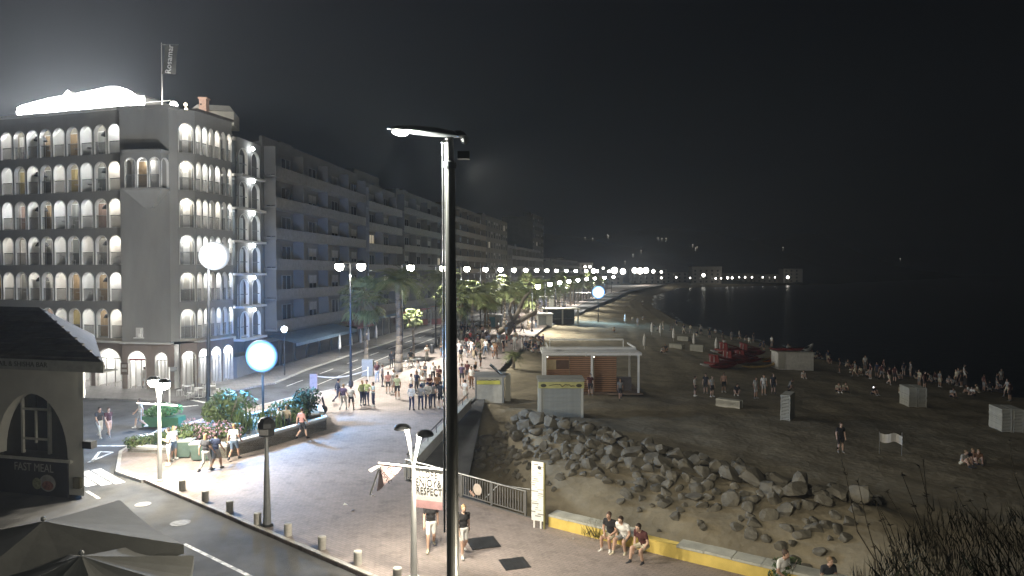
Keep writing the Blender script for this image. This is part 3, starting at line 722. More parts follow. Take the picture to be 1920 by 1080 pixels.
bl.append(block('apartment_block', 'low far block with bright white balcony slabs beyond the palms', 206, 262, 16.5, 4, (.2, .19, .18), True, 7))
bl.append(block('apartment_block', 'tall far tower block rising over the palm tops', 262.5, 284, 30.5, 9, (.15, .145, .135), False, 8, 3, lit={(5, 2)}))
bl.append(block('apartment_block', 'farthest row house block at the end of the street', 285, 350, 14, 4, (.22, .22, .21), True, 9))
# stepped terraces of the second block
t = bl[1][0]; part('penthouse', MB().box((6, 5, 21.8), (10, 8, 2.6)).box((9, 3, 20.2 + 1.0), (3, 5, 1.2)), mat('penth', (.15, .147, .14), .9), t)
# narrow house with lit arched windows between the hotel and the long block
a = Vector((x_fac(60.7), 60.7, 0)); b = Vector((x_fac(65.1), 65.1, 0)); d = b - a; ang = math.atan2(d.y, d.x); L = d.length
nh = thing('narrow_house', 'narrow pale house with lit arched balcony windows beside the hotel', 'building', a, ang)
part('wall', MB().box((L / 2, 6.6, 10.4), (L - .06, 9.6, 20.8)).box((L / 2, 1, .9), (L - .1, 1.6, 1.8)), M_STUCCO, nh)
nm = arch_panel(L / 2, 2.9, 1.5, 2.35, .25, 0, (M_STUCCO, M_STUCCO_W))
for k in range(6):
    z = 3.4 + 2.9 * k
    fr = obj('balcony_floor', None, nh, (0, 0, z))
    for i in range(2):
        obj('arch_bay', nm, fr, (L * (i + .5) / 2, 0, 0)); obj('rail', rail_me, fr, (L * (i + .5) / 2, .1, 0), 0, (1.35, 1, 1))
        obj('door', door_me[3], fr, (L * (i + .5) / 2, 1.55, 0))
    part('balcony_slab', MB().box((L / 2, .6, -.1), (L - .05, 2.2, .2)), M_STUCCO_W, fr)
    part('balcony_lamp', MB().ell((L / 2, -.35, 2.5), .16, 8, 6), M_LEDW, fr, smooth=True)
    light('balcony_light', (L / 2, .8, 2.2), [22, 30, 45, 40, 10, 10][k], (.75, .9, 1), .1, fr)
part('roof_edge', MB().box((L / 2, 5.5, 20.95), (L, 11, .3)), M_STUCCO, nh)
# blue awning and folded parasols before the long block
t, L, nb, fh, ang, a = bl[0]
aw = MB(); aw.add([(.5, -.1, 3.2), (17, -.1, 3.2), (17, -3.0, 2.55), (.5, -3.0, 2.55), (.5, -3.0, 2.25), (17, -3.0, 2.25)], [(0, 1, 2, 3), (3, 2, 5, 4)]); part('awning', aw, mat('blue_awning', (.16, .24, .33), .9), t)
aw = MB(); aw.add([(19, -.1, 3.2), (25, -.1, 3.2), (25, -2.4, 2.6), (19, -2.4, 2.6), (19, -2.4, 2.35), (25, -2.4, 2.35)], [(0, 1, 2, 3), (3, 2, 5, 4)]); part('awning', aw, mat('maroon_awning', (.2, .07, .06), .9), t)
fp_c = MB().lathe([(.06, .9), (.16, 1.0), (.15, 1.6), (.10, 2.2), (.03, 2.5)], n=8).mesh('folded_canopy', M_CLOTHW); fp_p = MB().tube((0, 0, 0), (0, 0, 2.6), .03, n=6).lathe([(.3, 0), (.3, .06), (.06, .1)], n=10).mesh('pole', M_GMET)
for i, s in enumerate((10.5, 14.0, 17.3, 20, 23)):
    p = a + Vector((math.cos(ang), math.sin(ang), 0)) * s + Vector((math.sin(ang), -math.cos(ang), 0)) * 3.4
    u = thing('folded_parasol', f'folded pale parasol on the terrace by the blue awning, {ORD[i]} from the hotel', 'parasol', p, 0, 'folded parasols on the street terrace'); obj('folded_canopy', fp_c, u); obj('pole', fp_p, u)
# advertising light box and bus shelter across the road
p = GP(704, 624); lb_ = thing('light_box', 'bright white upright advertising light box across the street behind the fan palm', 'light box', p, ang + .3)
part('frame', MB().box((0, .06, 1.75), (1.25, .12, 3.5)), M_GMET, lb_); part('panel', MB().box((0, -.02, 1.95), (1.1, .05, 3.0)), lamp_mat('poster_glow', (.95, .97, 1), 2.2), lb_)
p = GP(803, 612); bs = thing('bus_shelter', 'bus shelter with two red panels and bright upright tubes across the street', 'bus shelter', p, .25)
part('roof', MB().box((0, 0, 3.2), (6.5, 1.6, .15)), M_GMET, bs)
for x in (-3, .4, 3): part('post', MB().box((x, -.5, 1.6), (.14, .14, 3.2)), M_GMET, bs)
part('panel', MB().box((-1.4, .55, .75), (2.8, .06, 1.0)), mat('dull_red', (.13, .045, .045), .7), bs); part('panel', MB().box((1.8, .55, .75), (2.4, .06, 1.0)), MATS['dull_red'], bs)
for x in (-2.9, 2.4): part('tube_lamp', MB().box((x, -.6, 2.3), (.2, .08, 1.7)), lamp_mat('tube_glow', (1, 1, .97), 4), bs)
random.seed(21)
# ------------------------------------------------------------------ cocktail bar at the left edge
BR = GP(158, 930); bu = Vector((.97, -.24, 0)).normalized(); bn = Vector((-bu.y, bu.x, 0)); bang = math.atan2(bu.y, bu.x)
bar = thing('cocktail_bar', 'dark two storey corner bar with arched window, food poster and lettered eaves', 'building', BR, bang)
def bx(px, py):   # local (x, z) on the front wall for a pixel
    d = ray(px, py); o = Vector((0, 0, H)); t = (BR - o).dot(bn) / d.dot(bn); q = o + d * t
    return (q - BR).dot(bu), q.z
M_BARW = mat('bar_wall', (.50, .50, .46), .92, .12, .7, .1)
eave = bx(80, 690)[1]
xa, za = bx(-6, 850); xb, zb_ = bx(127, 850); xc = (xa + xb) / 2; zt = bx(62, 738)[1]
ow_ = xb - xa; wl = 9.0
# wall with the wide arch opening
mb = MB(); r_ = ow_ / 2; sill = za; nseg = 18
arc = [(xc - r_ * math.cos(math.pi * i / nseg), sill + (zt - sill) * math.sin(math.pi * i / nseg)) for i in range(nseg + 1)]
for (p0, p1) in zip(arc[:-1], arc[1:]): mb.add([(p0[0], 0, p0[1]), (p1[0], 0, p1[1]), (p1[0], 0, eave), (p0[0], 0, eave)], [(0, 1, 2, 3)]); mb.add([(p0[0], 0, p0[1]), (p0[0], .45, p0[1]), (p1[0], .45, p1[1]), (p1[0], 0, p1[1])], [(0, 1, 2, 3)])
for q in ([(-wl, 0), (arc[0][0], 0), (arc[0][0], eave), (-wl, eave)], [(arc[-1][0], 0), (0, 0), (0, eave), (arc[-1][0], eave)], [(arc[0][0], 0), (arc[-1][0], 0), (arc[-1][0], sill), (arc[0][0], sill)]): mb.add([(a, 0, b) for a, b in q], [(0, 1, 2, 3)])
sx_, sy_ = -9.6, 8.6
for (xa_, ya_), (xb2, yb2) in (((0, 0), (sx_, sy_)), ((sx_, sy_), (-wl - 6, sy_)), ((-wl - 6, sy_), (-wl, 0))): mb.add([(xa_, ya_, 0), (xb2, yb2, 0), (xb2, yb2, eave), (xa_, ya_, eave)], [(0, 1, 2, 3)])
part('wall', mb, M_BARW, bar)
part('arch_back', MB().box((xc, .5, (sill + zt) / 2), (ow_ + .3, .08, zt - sill + .3)), mat('arch_panel_dark', (.06, .062, .06), .6), bar)
w0, _ = bx(28, 800); w1, _ = bx(78, 800); ww = w1 - w0
M_PALE = mat('pale_window_frame', (.45, .45, .41), .7)
fr = part('window', MB().box((w0, .38, (sill + zt) / 2), (.1, .12, zt - sill - .02)).box((w1, .38, (sill + zt) / 2), (.1, .12, zt - sill - .05)).box(((w0 + w1) / 2, .38, sill + (zt - sill) * .72), (ww, .1, .09)).box(((w0 + w1) / 2, .38, sill + (zt - sill) * .45), (.07, .1, (zt - sill) * .55)).box(((w0 + w1) / 2, .38, sill + (zt - sill) * .24), (ww, .1, .08)), M_PALE, bar)
for s in (-1, 1): obj('pane', MB().box(((w0 + w1) / 2 + s * ww / 4, .43, (sill + zt) / 2), (ww / 2 - .06, .03, (zt - sill) * .9)).mesh('pane', M_WIN), fr)
part('sill_band', MB().box((-wl / 2 + .1, -.06, sill - .08), (wl - 1.3, .14, .12)), M_PALE, bar)
# poster
p0, z0 = bx(-40, 928); p1, z1 = bx(129, 860)
po = part('poster', MB().box(((p0 + p1) / 2, -.04, (z0 + z1) / 2), (p1 - p0, .06, z1 - z0)), mat('poster_black', (.025, .025, .03), .6), bar)
obj('poster_text', text_mesh('FAST MEAL', .42, mat('poster_letters', (.30, .30, .27), .7)), po, (bx(66, 880)[0], -.075, bx(66, 876)[1]), 0, (1, 1.15, 1), (R(90), 0, 0))
pc, pz = bx(92, 905)
obj('poster_plate', MB().ell((pc, -.075, pz), (.42, .012, .36), 18, 10).mesh('poster_plate', mat('plate_print', (.30, .29, .26), .7, .3, 4)), po)
obj('poster_dish', MB().ell((pc + .02, -.085, pz - .1), (.30, .012, .2), 14, 8).mesh('poster_dish', mat('dish_print', (.22, .10, .08), .7, .6, 9)), po)
obj('poster_salad', MB().ell((pc - .55, -.08, pz - .05), (.25, .012, .25), 9, 6).mesh('poster_salad', mat('salad_print', (.25, .26, .16), .7, .6, 12)), po)
# eaves board with lettering, hipped roof
e0, ez0 = bx(-60, 690); e1, ez1 = bx(168, 690); ov = .75
zbt = bx(60, 688)[1]; ztp = bx(60, 668)[1]
part('eaves_board', MB().box((-wl / 2 + .9, -ov, (zbt + ztp) / 2), (wl + 1.8, .06, ztp - zbt)).box((-wl / 2 + .9, -ov / 2, zbt + .03), (wl + 1.7, ov, .05)).tube((1.76, -ov, (zbt + ztp) / 2), (sx_ + 1.2, sy_ + .2, (zbt + ztp) / 2), .1, n=4), mat('eaves_grey', (.30, .31, .29), .8), bar)
obj('eaves_text', text_mesh('COCKTAIL & SHISHA BAR', .29, mat('dark_letters', (.045, .05, .045), .7)), bar, (bx(64, 677)[0] - .25, -ov - .037, (zbt + ztp) / 2), 0, (1.08, 1, 1), (R(90), 0, 0))
rf = MB(); hz = ztp + 1.85; rl, rr, rfz = -wl - .2, 1.85, ztp
rf.add([(rl, -ov - .1, rfz), (rr, -ov - .1, rfz), (sx_ + 1.3, sy_ + .3, rfz), (-wl - 6.5, sy_ + .3, rfz), (-wl - 2, 4, hz), (-6.2, 3.6, hz)], [(0, 1, 5, 4), (1, 2, 5), (2, 3, 4, 5), (3, 0, 4)]); part('roof', rf, M_ROOFT, bar)
for j in range(9):   # tile courses
    t = (j + .5) / 9.5; x_a, y_a, z_a = rl + (-wl - 2 - rl) * t, -ov - .1 + (3.7 + ov) * t, rfz + (hz - rfz) * t; x_b = rr + (-6.2 - rr) * t
    part('tile_course', MB().box(((x_a + x_b) / 2, y_a, z_a + .03), (x_b - x_a, .12, .05), rx=.4), M_ROOFT, bar)
part('wall_lamp', MB().box((.2, .1, bx(160, 834)[1]), (.45, .3, .3)).box((.05, .1, bx(160, 834)[1]), (.2, .1, .1)), M_DARKM, bar)
part('downpipe', MB().tube((.06, -.02, bx(158, 745)[1]), (.06, -.02, bx(158, 690)[1]), .05), M_WMET, bar)
part('meter_box', MB().box((-.28, -.05, bx(150, 905)[1]), (.35, .12, .45)), mat('meter_brown', (.12, .11, .07), .8), bar)
# ------------------------------------------------------------------ big canvas parasols in the foreground
def canvas_parasol(c, half, ang, zc, zp, label, sides=4):
    t = thing('canvas_parasol', label, 'parasol', (c[0], c[1], 0), ang, 'canvas parasols of the bar terrace')
    mb = MB(); n = sides; k = 6; ringp = []
    for i in range(n):
        a = 2 * math.pi * (i + .5) / n; ringp.append(Vector((math.cos(a), math.sin(a), 0)) * half / math.cos(math.pi / n))
    for i in range(n):
        A_, B2 = ringp[i], ringp[(i + 1) % n]
        for j in range(k):
            s0, s1 = j / k, (j + 1) / k
            def pt(e, s): return (e.x * s, e.y * s, zp + (zc - zp) * (s ** .92) )
            for m_ in range(4):
                u0, u1 = m_ / 4, (m_ + 1) / 4
                e0_, e1_ = A_.lerp(B2, u0), A_.lerp(B2, u1)
                sag = lambda u, s: -.14 * s * math.sin(math.pi * u)
                q = [Vector(pt(e0_, s0)) + Vector((0, 0, sag(u0, s0))), Vector(pt(e0_, s1)) + Vector((0, 0, sag(u0, s1))), Vector(pt(e1_, s1)) + Vector((0, 0, sag(u1, s1))), Vector(pt(e1_, s0)) + Vector((0, 0, sag(u1, s0)))]
                mb.add(q, [(0, 1, 2, 3)])
                if j == k - 1: mb.add([q[1], q[1] - Vector((0, 0, .22)), q[2] - Vector((0, 0, .22)), q[2]], [(0, 1, 2, 3)])
    part('canopy', mb, M_CANVAS, t)
    part('pole', MB().tube((0, 0, -.1), (0, 0, zp), .045).lathe([(.35, -.1), (.35, 0), (.08, .05)], n=14), M_GMET, t)
    for p in ringp: part('rib', MB().tube((0, 0, zp - .1), (p.x, p.y, zc - .05), .02, n=6), M_GMET, t)
    part('finial', MB().ell((0, 0, zp + .06), .06, 8, 6), M_GMET, t)
    return t
c1 = GP(345, 1021, 2.6); c2 = GP(225, 937, 2.6); mid = (c1 + c2) / 2; e = (c1 - c2); nrm = Vector((e.y, -e.x, 0)).normalized() * -1
if nrm.x > 0: nrm = -nrm
hs = e.length / 2; cc = mid + nrm * hs
canvas_parasol(cc, hs, math.atan2(e.y, e.x), 2.6, 3.2, 'large square canvas parasol by the bar, farther of the foreground pair')
c3 = GP(386, 1064, 2.5); canvas_parasol((c3.x - 2.3, c3.y - .9), 2.15, .35, 2.5, 3.15, 'large canvas parasol in the very bottom corner, nearer of the foreground pair', 8)
canvas_parasol((-14.5, 13.2), 2.3, .6, 2.5, 3.2, 'dark canvas parasol farthest into the bottom corner under the bar poster')

# ------------------------------------------------------------------ tall main pole
mp_ = Vector((-.80, 9.45, 0)); mzt = DP(838, 268, mp_.y).z
pole = thing('tall_lamp_post', 'very tall dark steel lamp post crossing the whole picture, one flat lamp lit', 'street lamp', mp_)
M_POLE = mat('pole_steel', (.42, .42, .39), .42, .1, 2, metal=.35, spec=.5)
zj = DP(838, 312, mp_.y).z
part('lower_tube', MB().tube((.02, 0, 0), (-.045, 0, zj), .10, .072, 20), M_POLE, pole, smooth=False)
part('upper_tube', MB().tube((-.045, 0, zj), (-.055, 0, mzt + .05), .066, .062, 20), M_POLE, pole)
part('collar', MB().lathe([(.085, -.03), (.09, 0), (.09, .05), (.07, .07)], (-.045, 0, zj), n=18), M_GMET, pole)
part('conduit', MB().tube((-.125, -.03, zj - 5), (-.135, -.03, mzt), .014, n=6), M_GALV, pole)
def blade(L, w, h, tip=.3, n=14):
    mb = MB(); vs = []
    secs = [(0, .35), (.08, .75), (.3, 1), (.6, 1), (.85, .7), (1, .12)]
    for t, s in secs:
        for i in range(n):
            a = 2 * math.pi * i / n; vs.append((-L * t, w * s * math.cos(a), h * s * math.sin(a) * (1 if math.sin(a) > 0 else .35)))
    fs = [(j * n + i, j * n + (i + 1) % n, (j + 1) * n + (i + 1) % n, (j + 1) * n + i) for j in range(len(secs) - 1) for i in range(n)]
    fs += [tuple(range(n)), tuple(range((len(secs) - 1) * n, len(secs) * n))[::-1]]
    return mb.add(vs, fs)
hd = part('lamp_head', blade(.98, .14, .085), M_DARKM, pole, (.08, 0, mzt + .09), R(0), smooth=True, rot=(0, R(6), 0))
obj('led_panel', MB().ell((-.8, 0, -.035), (.11, .12, .04), 14, 6).mesh('led_panel', lamp_mat('led_glow', (1, .98, .88), 22)), hd)
part('lamp_head', blade(.2, .1, .07), M_DARKM, pole, (-.02, .05, mzt + .11), R(180), smooth=True)
part('beach_floodlight', MB().box((.14, .06, mzt - .16), (.16, .12, .1)).box((.14, .125, mzt - .16), (.13, .02, .08), mi=1), [M_DARKM, lamp_mat('led_beach', (1, .95, .8), 12)], pole)
light('beach_light', (.16, .3, mzt - .2), 6500, (1, .93, .76), .08, pole, spot=78, direction=(17, 40, -10), blend=.8)
part('bracket', MB().add([(-.16, -.06, mzt), (.0, -.06, mzt), (.0, -.02, mzt + .08), (-.08, -.02, mzt + .08), (-.16, .06, mzt), (.0, .06, mzt), (0, .02, mzt + .08), (-.08, .02, mzt + .08)], [(0, 1, 2, 3), (5, 4, 7, 6), (0, 3, 7, 4), (1, 5, 6, 2), (0, 4, 5, 1), (3, 2, 6, 7)]), M_WMET, pole)
part('camera_dome', MB().ell((.16, -.05, mzt + .03), (.05, .05, .06), 12, 8), M_WMET, pole, smooth=True)
tg = GP(672, 800) - Vector((mp_.x - .66, mp_.y, mzt)); light('lamp_light', (-.66, .05, mzt - .09), 5000, (.97, 1, .9), .06, pole, spot=22, direction=tg, blend=.9); light('lamp_light', (-.66, .05, mzt - .09), 700, (.97, 1, .9), .06, pole)

# ------------------------------------------------------------------ plaza Y lamps with banner bars
def y_lamp(base, label, bar_ang, hgt=4.5, lit=(1, 1), power=700, warm=(1, .9, .72), globe=False):
    t = thing('plaza_lamp', label, 'street lamp', base, 0, 'two headed plaza lamps'); vz = 3.5
    part('pole', MB().tube((0, 0, 0), (0, 0, vz + .05), .11, .06, 12).lathe([(.17, 0), (.17, .05), (.11, .08)], n=14), M_WMET, t)
    ca, sa = math.cos(bar_ang), math.sin(bar_ang)
    for k, s in enumerate((-1, 1)):
        ch, sh_ = math.cos(bar_ang - .47), math.sin(bar_ang - .47); tip = Vector((ch * .32 * s, sh_ * .32 * s, hgt)); cx, cy = tip.x + ch * s * .26, tip.y + sh_ * s * .26
        part('arm', MB().tube((ch * .03 * s, sh_ * .03 * s, vz), tip, .045, .06, 10), M_WMET, t)
        hd = part('lamp_head', MB().lathe([(.04, .12), (.13, .11), (.22, .06), (.26, .0), (.26, -.05), (.245, -.05), (.24, .0)], (cx, cy, hgt), n=20), M_DARKM, t)
        if lit[k]:
            obj('lamp_glass', MB().lathe([(.238, -.02), (.2, -.035), (.02, -.04)], (cx, cy, hgt), n=16).mesh('lamp_glass', M_LED), hd)
            if globe: obj('lamp_globe', MB().ell((cx, cy, hgt - .16), (.24, .24, .2), 16, 10).mesh('lamp_globe', M_LED, True), hd)
            light('lamp_light', (cx, cy, hgt - (.5 if globe else .16)), power, warm, .12, t)
    part('banner_bar', MB().tube((-ca * 1.2, -sa * 1.2, 3.4), (ca * .98, sa * .98, 3.4), .035, n=8), M_WMET, t)
    return t
yb1 = Vector((GP(776, 1084).x, GP(776, 1084).y, 0))
y_lamp(yb1, 'white two headed plaza lamp carrying two cloth banners', R(-19), 4.5, power=1300)
y_lamp(GP(300, 901), 'white two headed plaza lamp by the zebra crossing glaring brightly', R(-15), 4.5, power=2600, globe=True)
light_pos = Vector((2.0, 8.4, 0)); y_lamp(light_pos, 'plaza lamp standing nearest to the low yellow wall', R(20), 4.5, power=450)
# banners
def banner(name, x0, x1, z1, z0, lines, label, size, mirror=False, base=yb1, ang=R(-19), skew=0.0):
    t = thing(name, label, 'banner', (base.x, base.y, 0), ang)
    mb = MB(); nx, nz = 8, 10
    for j in range(nz + 1):
        for i in range(nx + 1):
            u, v = i / nx, j / nz
            mb.v.append((x0 + (x1 - x0) * u - skew * v, 0.0, z1 + (z0 - z1) * v))
    for j in range(nz):
        for i in range(nx): a = j * (nx + 1) + i; mb.f.append((a, a + 1, a + nx + 2, a + nx + 1)); mb.m.append(1 if j >= nz * .72 else 0)
    part('cloth', mb, [M_CLOTHW, mat('pink_band', (.72, .42, .42), .9)], t)
    for k, (s, sz, dx) in enumerate(lines):
        zz = z1 - .18 - k * .25; v = (z1 - zz) / (z1 - z0)
        obj('banner_text', text_mesh(s, sz, mat('banner_ink', (.04, .035, .035), .8), 'CENTER', .0012), t, ((x0 + x1) / 2 + dx - skew * v, -.004, zz), 0, (size * (-1 if mirror else 1), 1.25, 1), (R(90), 0, 0))
    part('edge_pole', MB().tube((x1 - .02, .02, z1), (x1 - .02 - skew, .02, z0), .022, n=6), M_WMET, t)
    return t
banner('town_banner', .07, .96, 3.38, 2.18, [('LLORET', .24, .04), ('ENJOY&', .26, -.02), ('RESPECT', .24, 0)], 'white banner reading LLORET ENJOY & RESPECT with a pink foot on the plaza lamp', .92)
# arcs for the smiling letters
t = thing('town_banner', 'torn folded banner drooping from the other end of the plaza lamp bar', 'banner', (yb1.x, yb1.y, .45), R(-19))
mb = MB(); pts = [(-1.15, .0, 2.95), (-.35, 0, 2.93), (-.55, -.12, 2.68), (-.9, -.2, 2.35), (-1.05, -.1, 2.2), (-1.3, .05, 2.05), (-1.22, .05, 2.5)]
mb.add(pts, [(0, 1, 2), (0, 2, 3), (0, 3, 6), (6, 3, 4), (6, 4, 5)], 0); part('cloth', mb, [mat('pink_cloth', (.66, .5, .5), .9)], t)
part('fold', MB().add([(-1.15, .0, 2.95), (-1.5, -.1, 2.75), (-1.38, -.15, 2.7), (-1.08, -.05, 2.9)], [(0, 1, 2, 3)]), M_CLOTHW, t)
part('edge_pole', MB().tube((-1.12, 0, 2.95), (-1.5, 0, 1.95), .03, n=6), M_WMET, t)
for s, x, z, sc in (('ENJO', -.62, 2.82, .75), ('RESPEC', -.85, 2.62, .75)): obj('banner_text', text_mesh(s, .2, MATS['banner_ink'], 'CENTER', .006), t, (x, -.2, z), 0, (sc, 1.1, 1), (R(95), R(42), 0))

# dark lantern post on the plaza
p = GP(501, 986); t = thing('lantern_post', 'grey tapering post with a dark boxy head standing near the kerb bollards', 'lamp post', p)
part('pole', MB().tube((0, 0, 0), (0, 0, 3.35), .15, .055, 12), M_GMET, t)
part('lantern_head', MB().lathe([(.2, 0), (.28, .04), (.30, .3), (.34, .34), (.32, .5), (.2, .66), (.05, .72)], (0, 0, 3.3), n=8), M_DARKM, t)
part('vent', MB().box((0, -.27, 3.5), (.3, .06, .2)), mat('vent_grey', (.2, .2, .2), .6), t)
part('base_plate', MB().lathe([(.22, 0), (.22, .04), (.16, .08)], n=12), M_DARKM, t)

# mast with the glaring flood cluster
p = GP(390, 777); t = thing('flood_mast', 'tall dark mast with a blazing white floodlight cluster before the hotel', 'street lamp', p)
mz = DP(404, 480, p.y).z
part('pole', MB().tube((0, 0, -.1), (.15, 0, mz - .2), .14, .08, 12), M_DARKM, t)
part('arm', MB().tube((.15, 0, mz - .2), (.5, 0, mz + .1), .06, n=8), M_DARKM, t)
part('floodlight', MB().ell((0, 0, 0), (1.0, .5, .92), 30, 16), halo_lens_mat('mast_halo_lens', (1, .99, .95), (.9, .95, 1), 1.0, 40, .35, 0), t, (.5, 0, mz), smooth=True)  # disc widened to the lamp's glare, soft halo edge painted in its emission
light('mast_light', (.5, -.1, mz - 1.1), 6000, (1, .97, .92), .4, t, spot=110, direction=(.25, -.1, -1))
light('mast_light', (.5, -1.0, mz), 8000, (1, .97, .92), .4, t)

# blue floods on short masts
def blue_flood(px, py, D, rad, label, power, col=(.08, .42, 1)):
    c = DP(px, py, D); t = thing('blue_floodlight', label, 'floodlight', (c.x, c.y, -.1 if D < 60 else -1.0), 0, 'blue white floodlights')
    zb = c.z + (.1 if D < 60 else 1.0)
    part('mast', MB().tube((0, .2, 0), (0, .2, zb), .08, .06, 10), M_DARKM, t)
    part('housing', MB().tube((0, .16, zb), (0, .36, zb), rad * 1.0, rad * .6, 24), M_DARKM, t)
    part('lens', MB().ell((0, .05, zb), (rad * 1.25, .2, rad * 1.25), 36, 16), halo_lens_mat('blue_halo_lens', (.75, .95, 1), (.02, .30, 1), rad * 1.25, 22, .25, zb), t, smooth=True)  # white core and blue halo painted into the lens emission
    light('flood_light', (0, -.5, zb), power, col, .3, t)
    light('flood_light', (0, .75, zb - .2), power * (1.8 if D < 60 else .4), (.05, .32, 1) if D < 60 else col, .3, t, spot=62 if D < 60 else None, direction=(-.12, 1, -.06))
    return t
blue_flood(490, 668, 42, .8, 'glaring blue white round floodlight on a short mast behind the planters', 7500)
blue_flood(1122, 548, 140, 1.1, 'glaring blue white floodlight on the far beach edge', 3200, (.35, .66, 1))

# ------------------------------------------------------------------ promenade lamps
PL_POLE = MB().tube((0, 0, 0), (0, 0, 10.1), .11, .06, 10).lathe([(.2, 0), (.2, .4), (.12, .5)], n=10).mesh('pole', M_DARKM)
PL_ARM = MB().tube((-.9, 0, 10.0), (.9, 0, 10.0), .035, n=6).tube((0, 0, 9.6), (.7, 0, 10.0), .02, n=6).tube((0, 0, 9.6), (-.7, 0, 10.0), .02, n=6).mesh('arm', M_DARKM)
PL_G = MB().ell((0, 0, 0), .34, 12, 8).mesh('lamp_globe', lamp_mat('prom_glow', (1, .96, .84), 55), True)
PL_C = MB().lathe([(.4, .2), (.3, .38), (.06, .46)], n=12).mesh('lamp_cap', M_DARKM)
def prom_lamp(p, label, h=10.3, power=1500, fan=1.0, n=2):
    t = thing('promenade_lamp', label, 'street lamp', p, random.uniform(-.3, .3), 'promenade globe lamps'); s = h / 10.3; t.rotation_euler.z *= .3
    obj('pole', PL_POLE, t, scale=(1, 1, s)); obj('arm', PL_ARM, t, scale=(1, 1, s))
    for k in ((-1, 1) if n == 2 else (1,)):
        g = obj('lamp_globe', PL_G, t, (.9 * k, 0, h - .55), 0, fan); obj('lamp_cap', PL_C, t, (.9 * k, 0, h - .55), 0, fan)
    if power:
        gx = .9 if n == 1 else 0
        light('lamp_light', (gx, 0, h - 1.15), power * 7.0, (1, .96, .86), .25, t, spot=122, blend=.5); light('lamp_light', (gx, 0, h - 1.15), power * 1.9, (1, .96, .84), .25, t, spot=145, direction=(.9, 0, -.5), blend=.4)
        light('lamp_light', (gx, 0, h - 1.15), power * .1, (1, .96, .84), .25, t)
    return t
yy = [56.2, 71.3, 86, 101, 116, 131, 147, 164, 182, 201, 222, 245, 270, 300, 335, 375]
for i, y in enumerate(yy):
    prom_lamp((x_kerb(y) + .5, y, 0), ('promenade globe lamp nearest the flood mast by the street kerb' if i == 0 else f'promenade globe lamp on the street side, {ordw(i+1)} from the plaza'), 10.3, 2300 if i < 2 else (1700 if i < 8 else 1500), 1.05 + .0035 * (y - 56), 2 if i == 0 else 1)
for i, y in enumerate([108, 128, 148, 170, 195, 222, 250, 285, 320]):
    prom_lamp((x_edge(y) - 1.2, y, 0), f'lower promenade globe lamp on the beach side, {ORD[i]} from the kiosks', 7.6, 1300, 1.0 + .0035 * (y - 56), 1)
# far lights along the bay
def far_lamp(px, py, D, rad, label, col=(1, .95, .84), s=25, power=0):
    c = DP(px, py, D); t = thing('bay_lamp', label, 'street lamp', (c.x, c.y, c.z - 7), 0, 'far lamps round the bay')
    part('pole', MB().tube((0, 0, 0), (0, 0, 7), .15, .1, 6), M_DARKM, t)
    part('lamp_globe', MB().ell((0, 0, 7), rad, 10, 6), lamp_mat('bay_glow_%.2f' % col[2], col, s), t, smooth=True)
    if power: light('lamp_light', (0, -rad - 1, 6.5), power, col, .5, t)
far = [(1097, 500, 430, 1.0), (1106, 500, 440, 1.1), (1113, 508, 450, 2.0), (1131, 503, 460, 1.0), (1152, 507, 470, 2.9), (1168, 509, 480, 2.6), (1190, 507, 490, 2.6), (1200, 508, 495, 3.0), (1211, 507, 500, 2.8), (1225, 509, 510, 1.7), (1240, 510, 520, 1.3), (1240, 521, 520, 1.0), (1268, 520, 540, .9), (1294, 521, 560, .8), (1319, 516, 580, 1.9), (1342, 522, 590, 1.0), (1352, 522, 600, .8), (1364, 521, 605, 1.4), (1373, 521, 610, 1.3), (1386, 520, 615, .8), (1397, 520, 620, 1.0), (1410, 520, 625, 1.0), (1430, 520, 630, .9), (1453, 520, 635, .9), (1477, 520, 640, 1.8)]
for i, (x, y, D, r_) in enumerate(far):
    far_lamp(x, y, D, r_ * .75, f'lamp in the long row of lights round the far bay, {ordw(i+1)} from the left', s=12, power=(6000 if r_ > 2 else 0))
hl = [(1002, 421, 700), (1008, 424, 700), (1097, 445, 900), (1111, 447, 900), (1139, 440, 950), (1141, 442, 950), (1172, 490, 620), (1187, 477, 700), (1202, 470, 800), (1234, 446, 1000), (1241, 447, 1000), (1249, 447, 1000), (1299, 459, 900), (1307, 463, 900), (1304, 465, 905), (1468, 464, 1200), (1688, 485, 1350)]
for i, (x, y, D) in enumerate(hl):
    c = DP(x, y, D); solo('hillside_lamp', MB().ell((0, 0, 0), .55 * D / 900, 8, 6).tube((0, 0, -4 * D / 900), (0, 0, 0), .1, n=5), lamp_mat('hill_glow', (1, .9, .75), .9), f'tiny lamp on the dark hillside above the bay, {ordw(i+1)} from the left', 'street lamp', c, 0, 'lamps on the dark hillside')
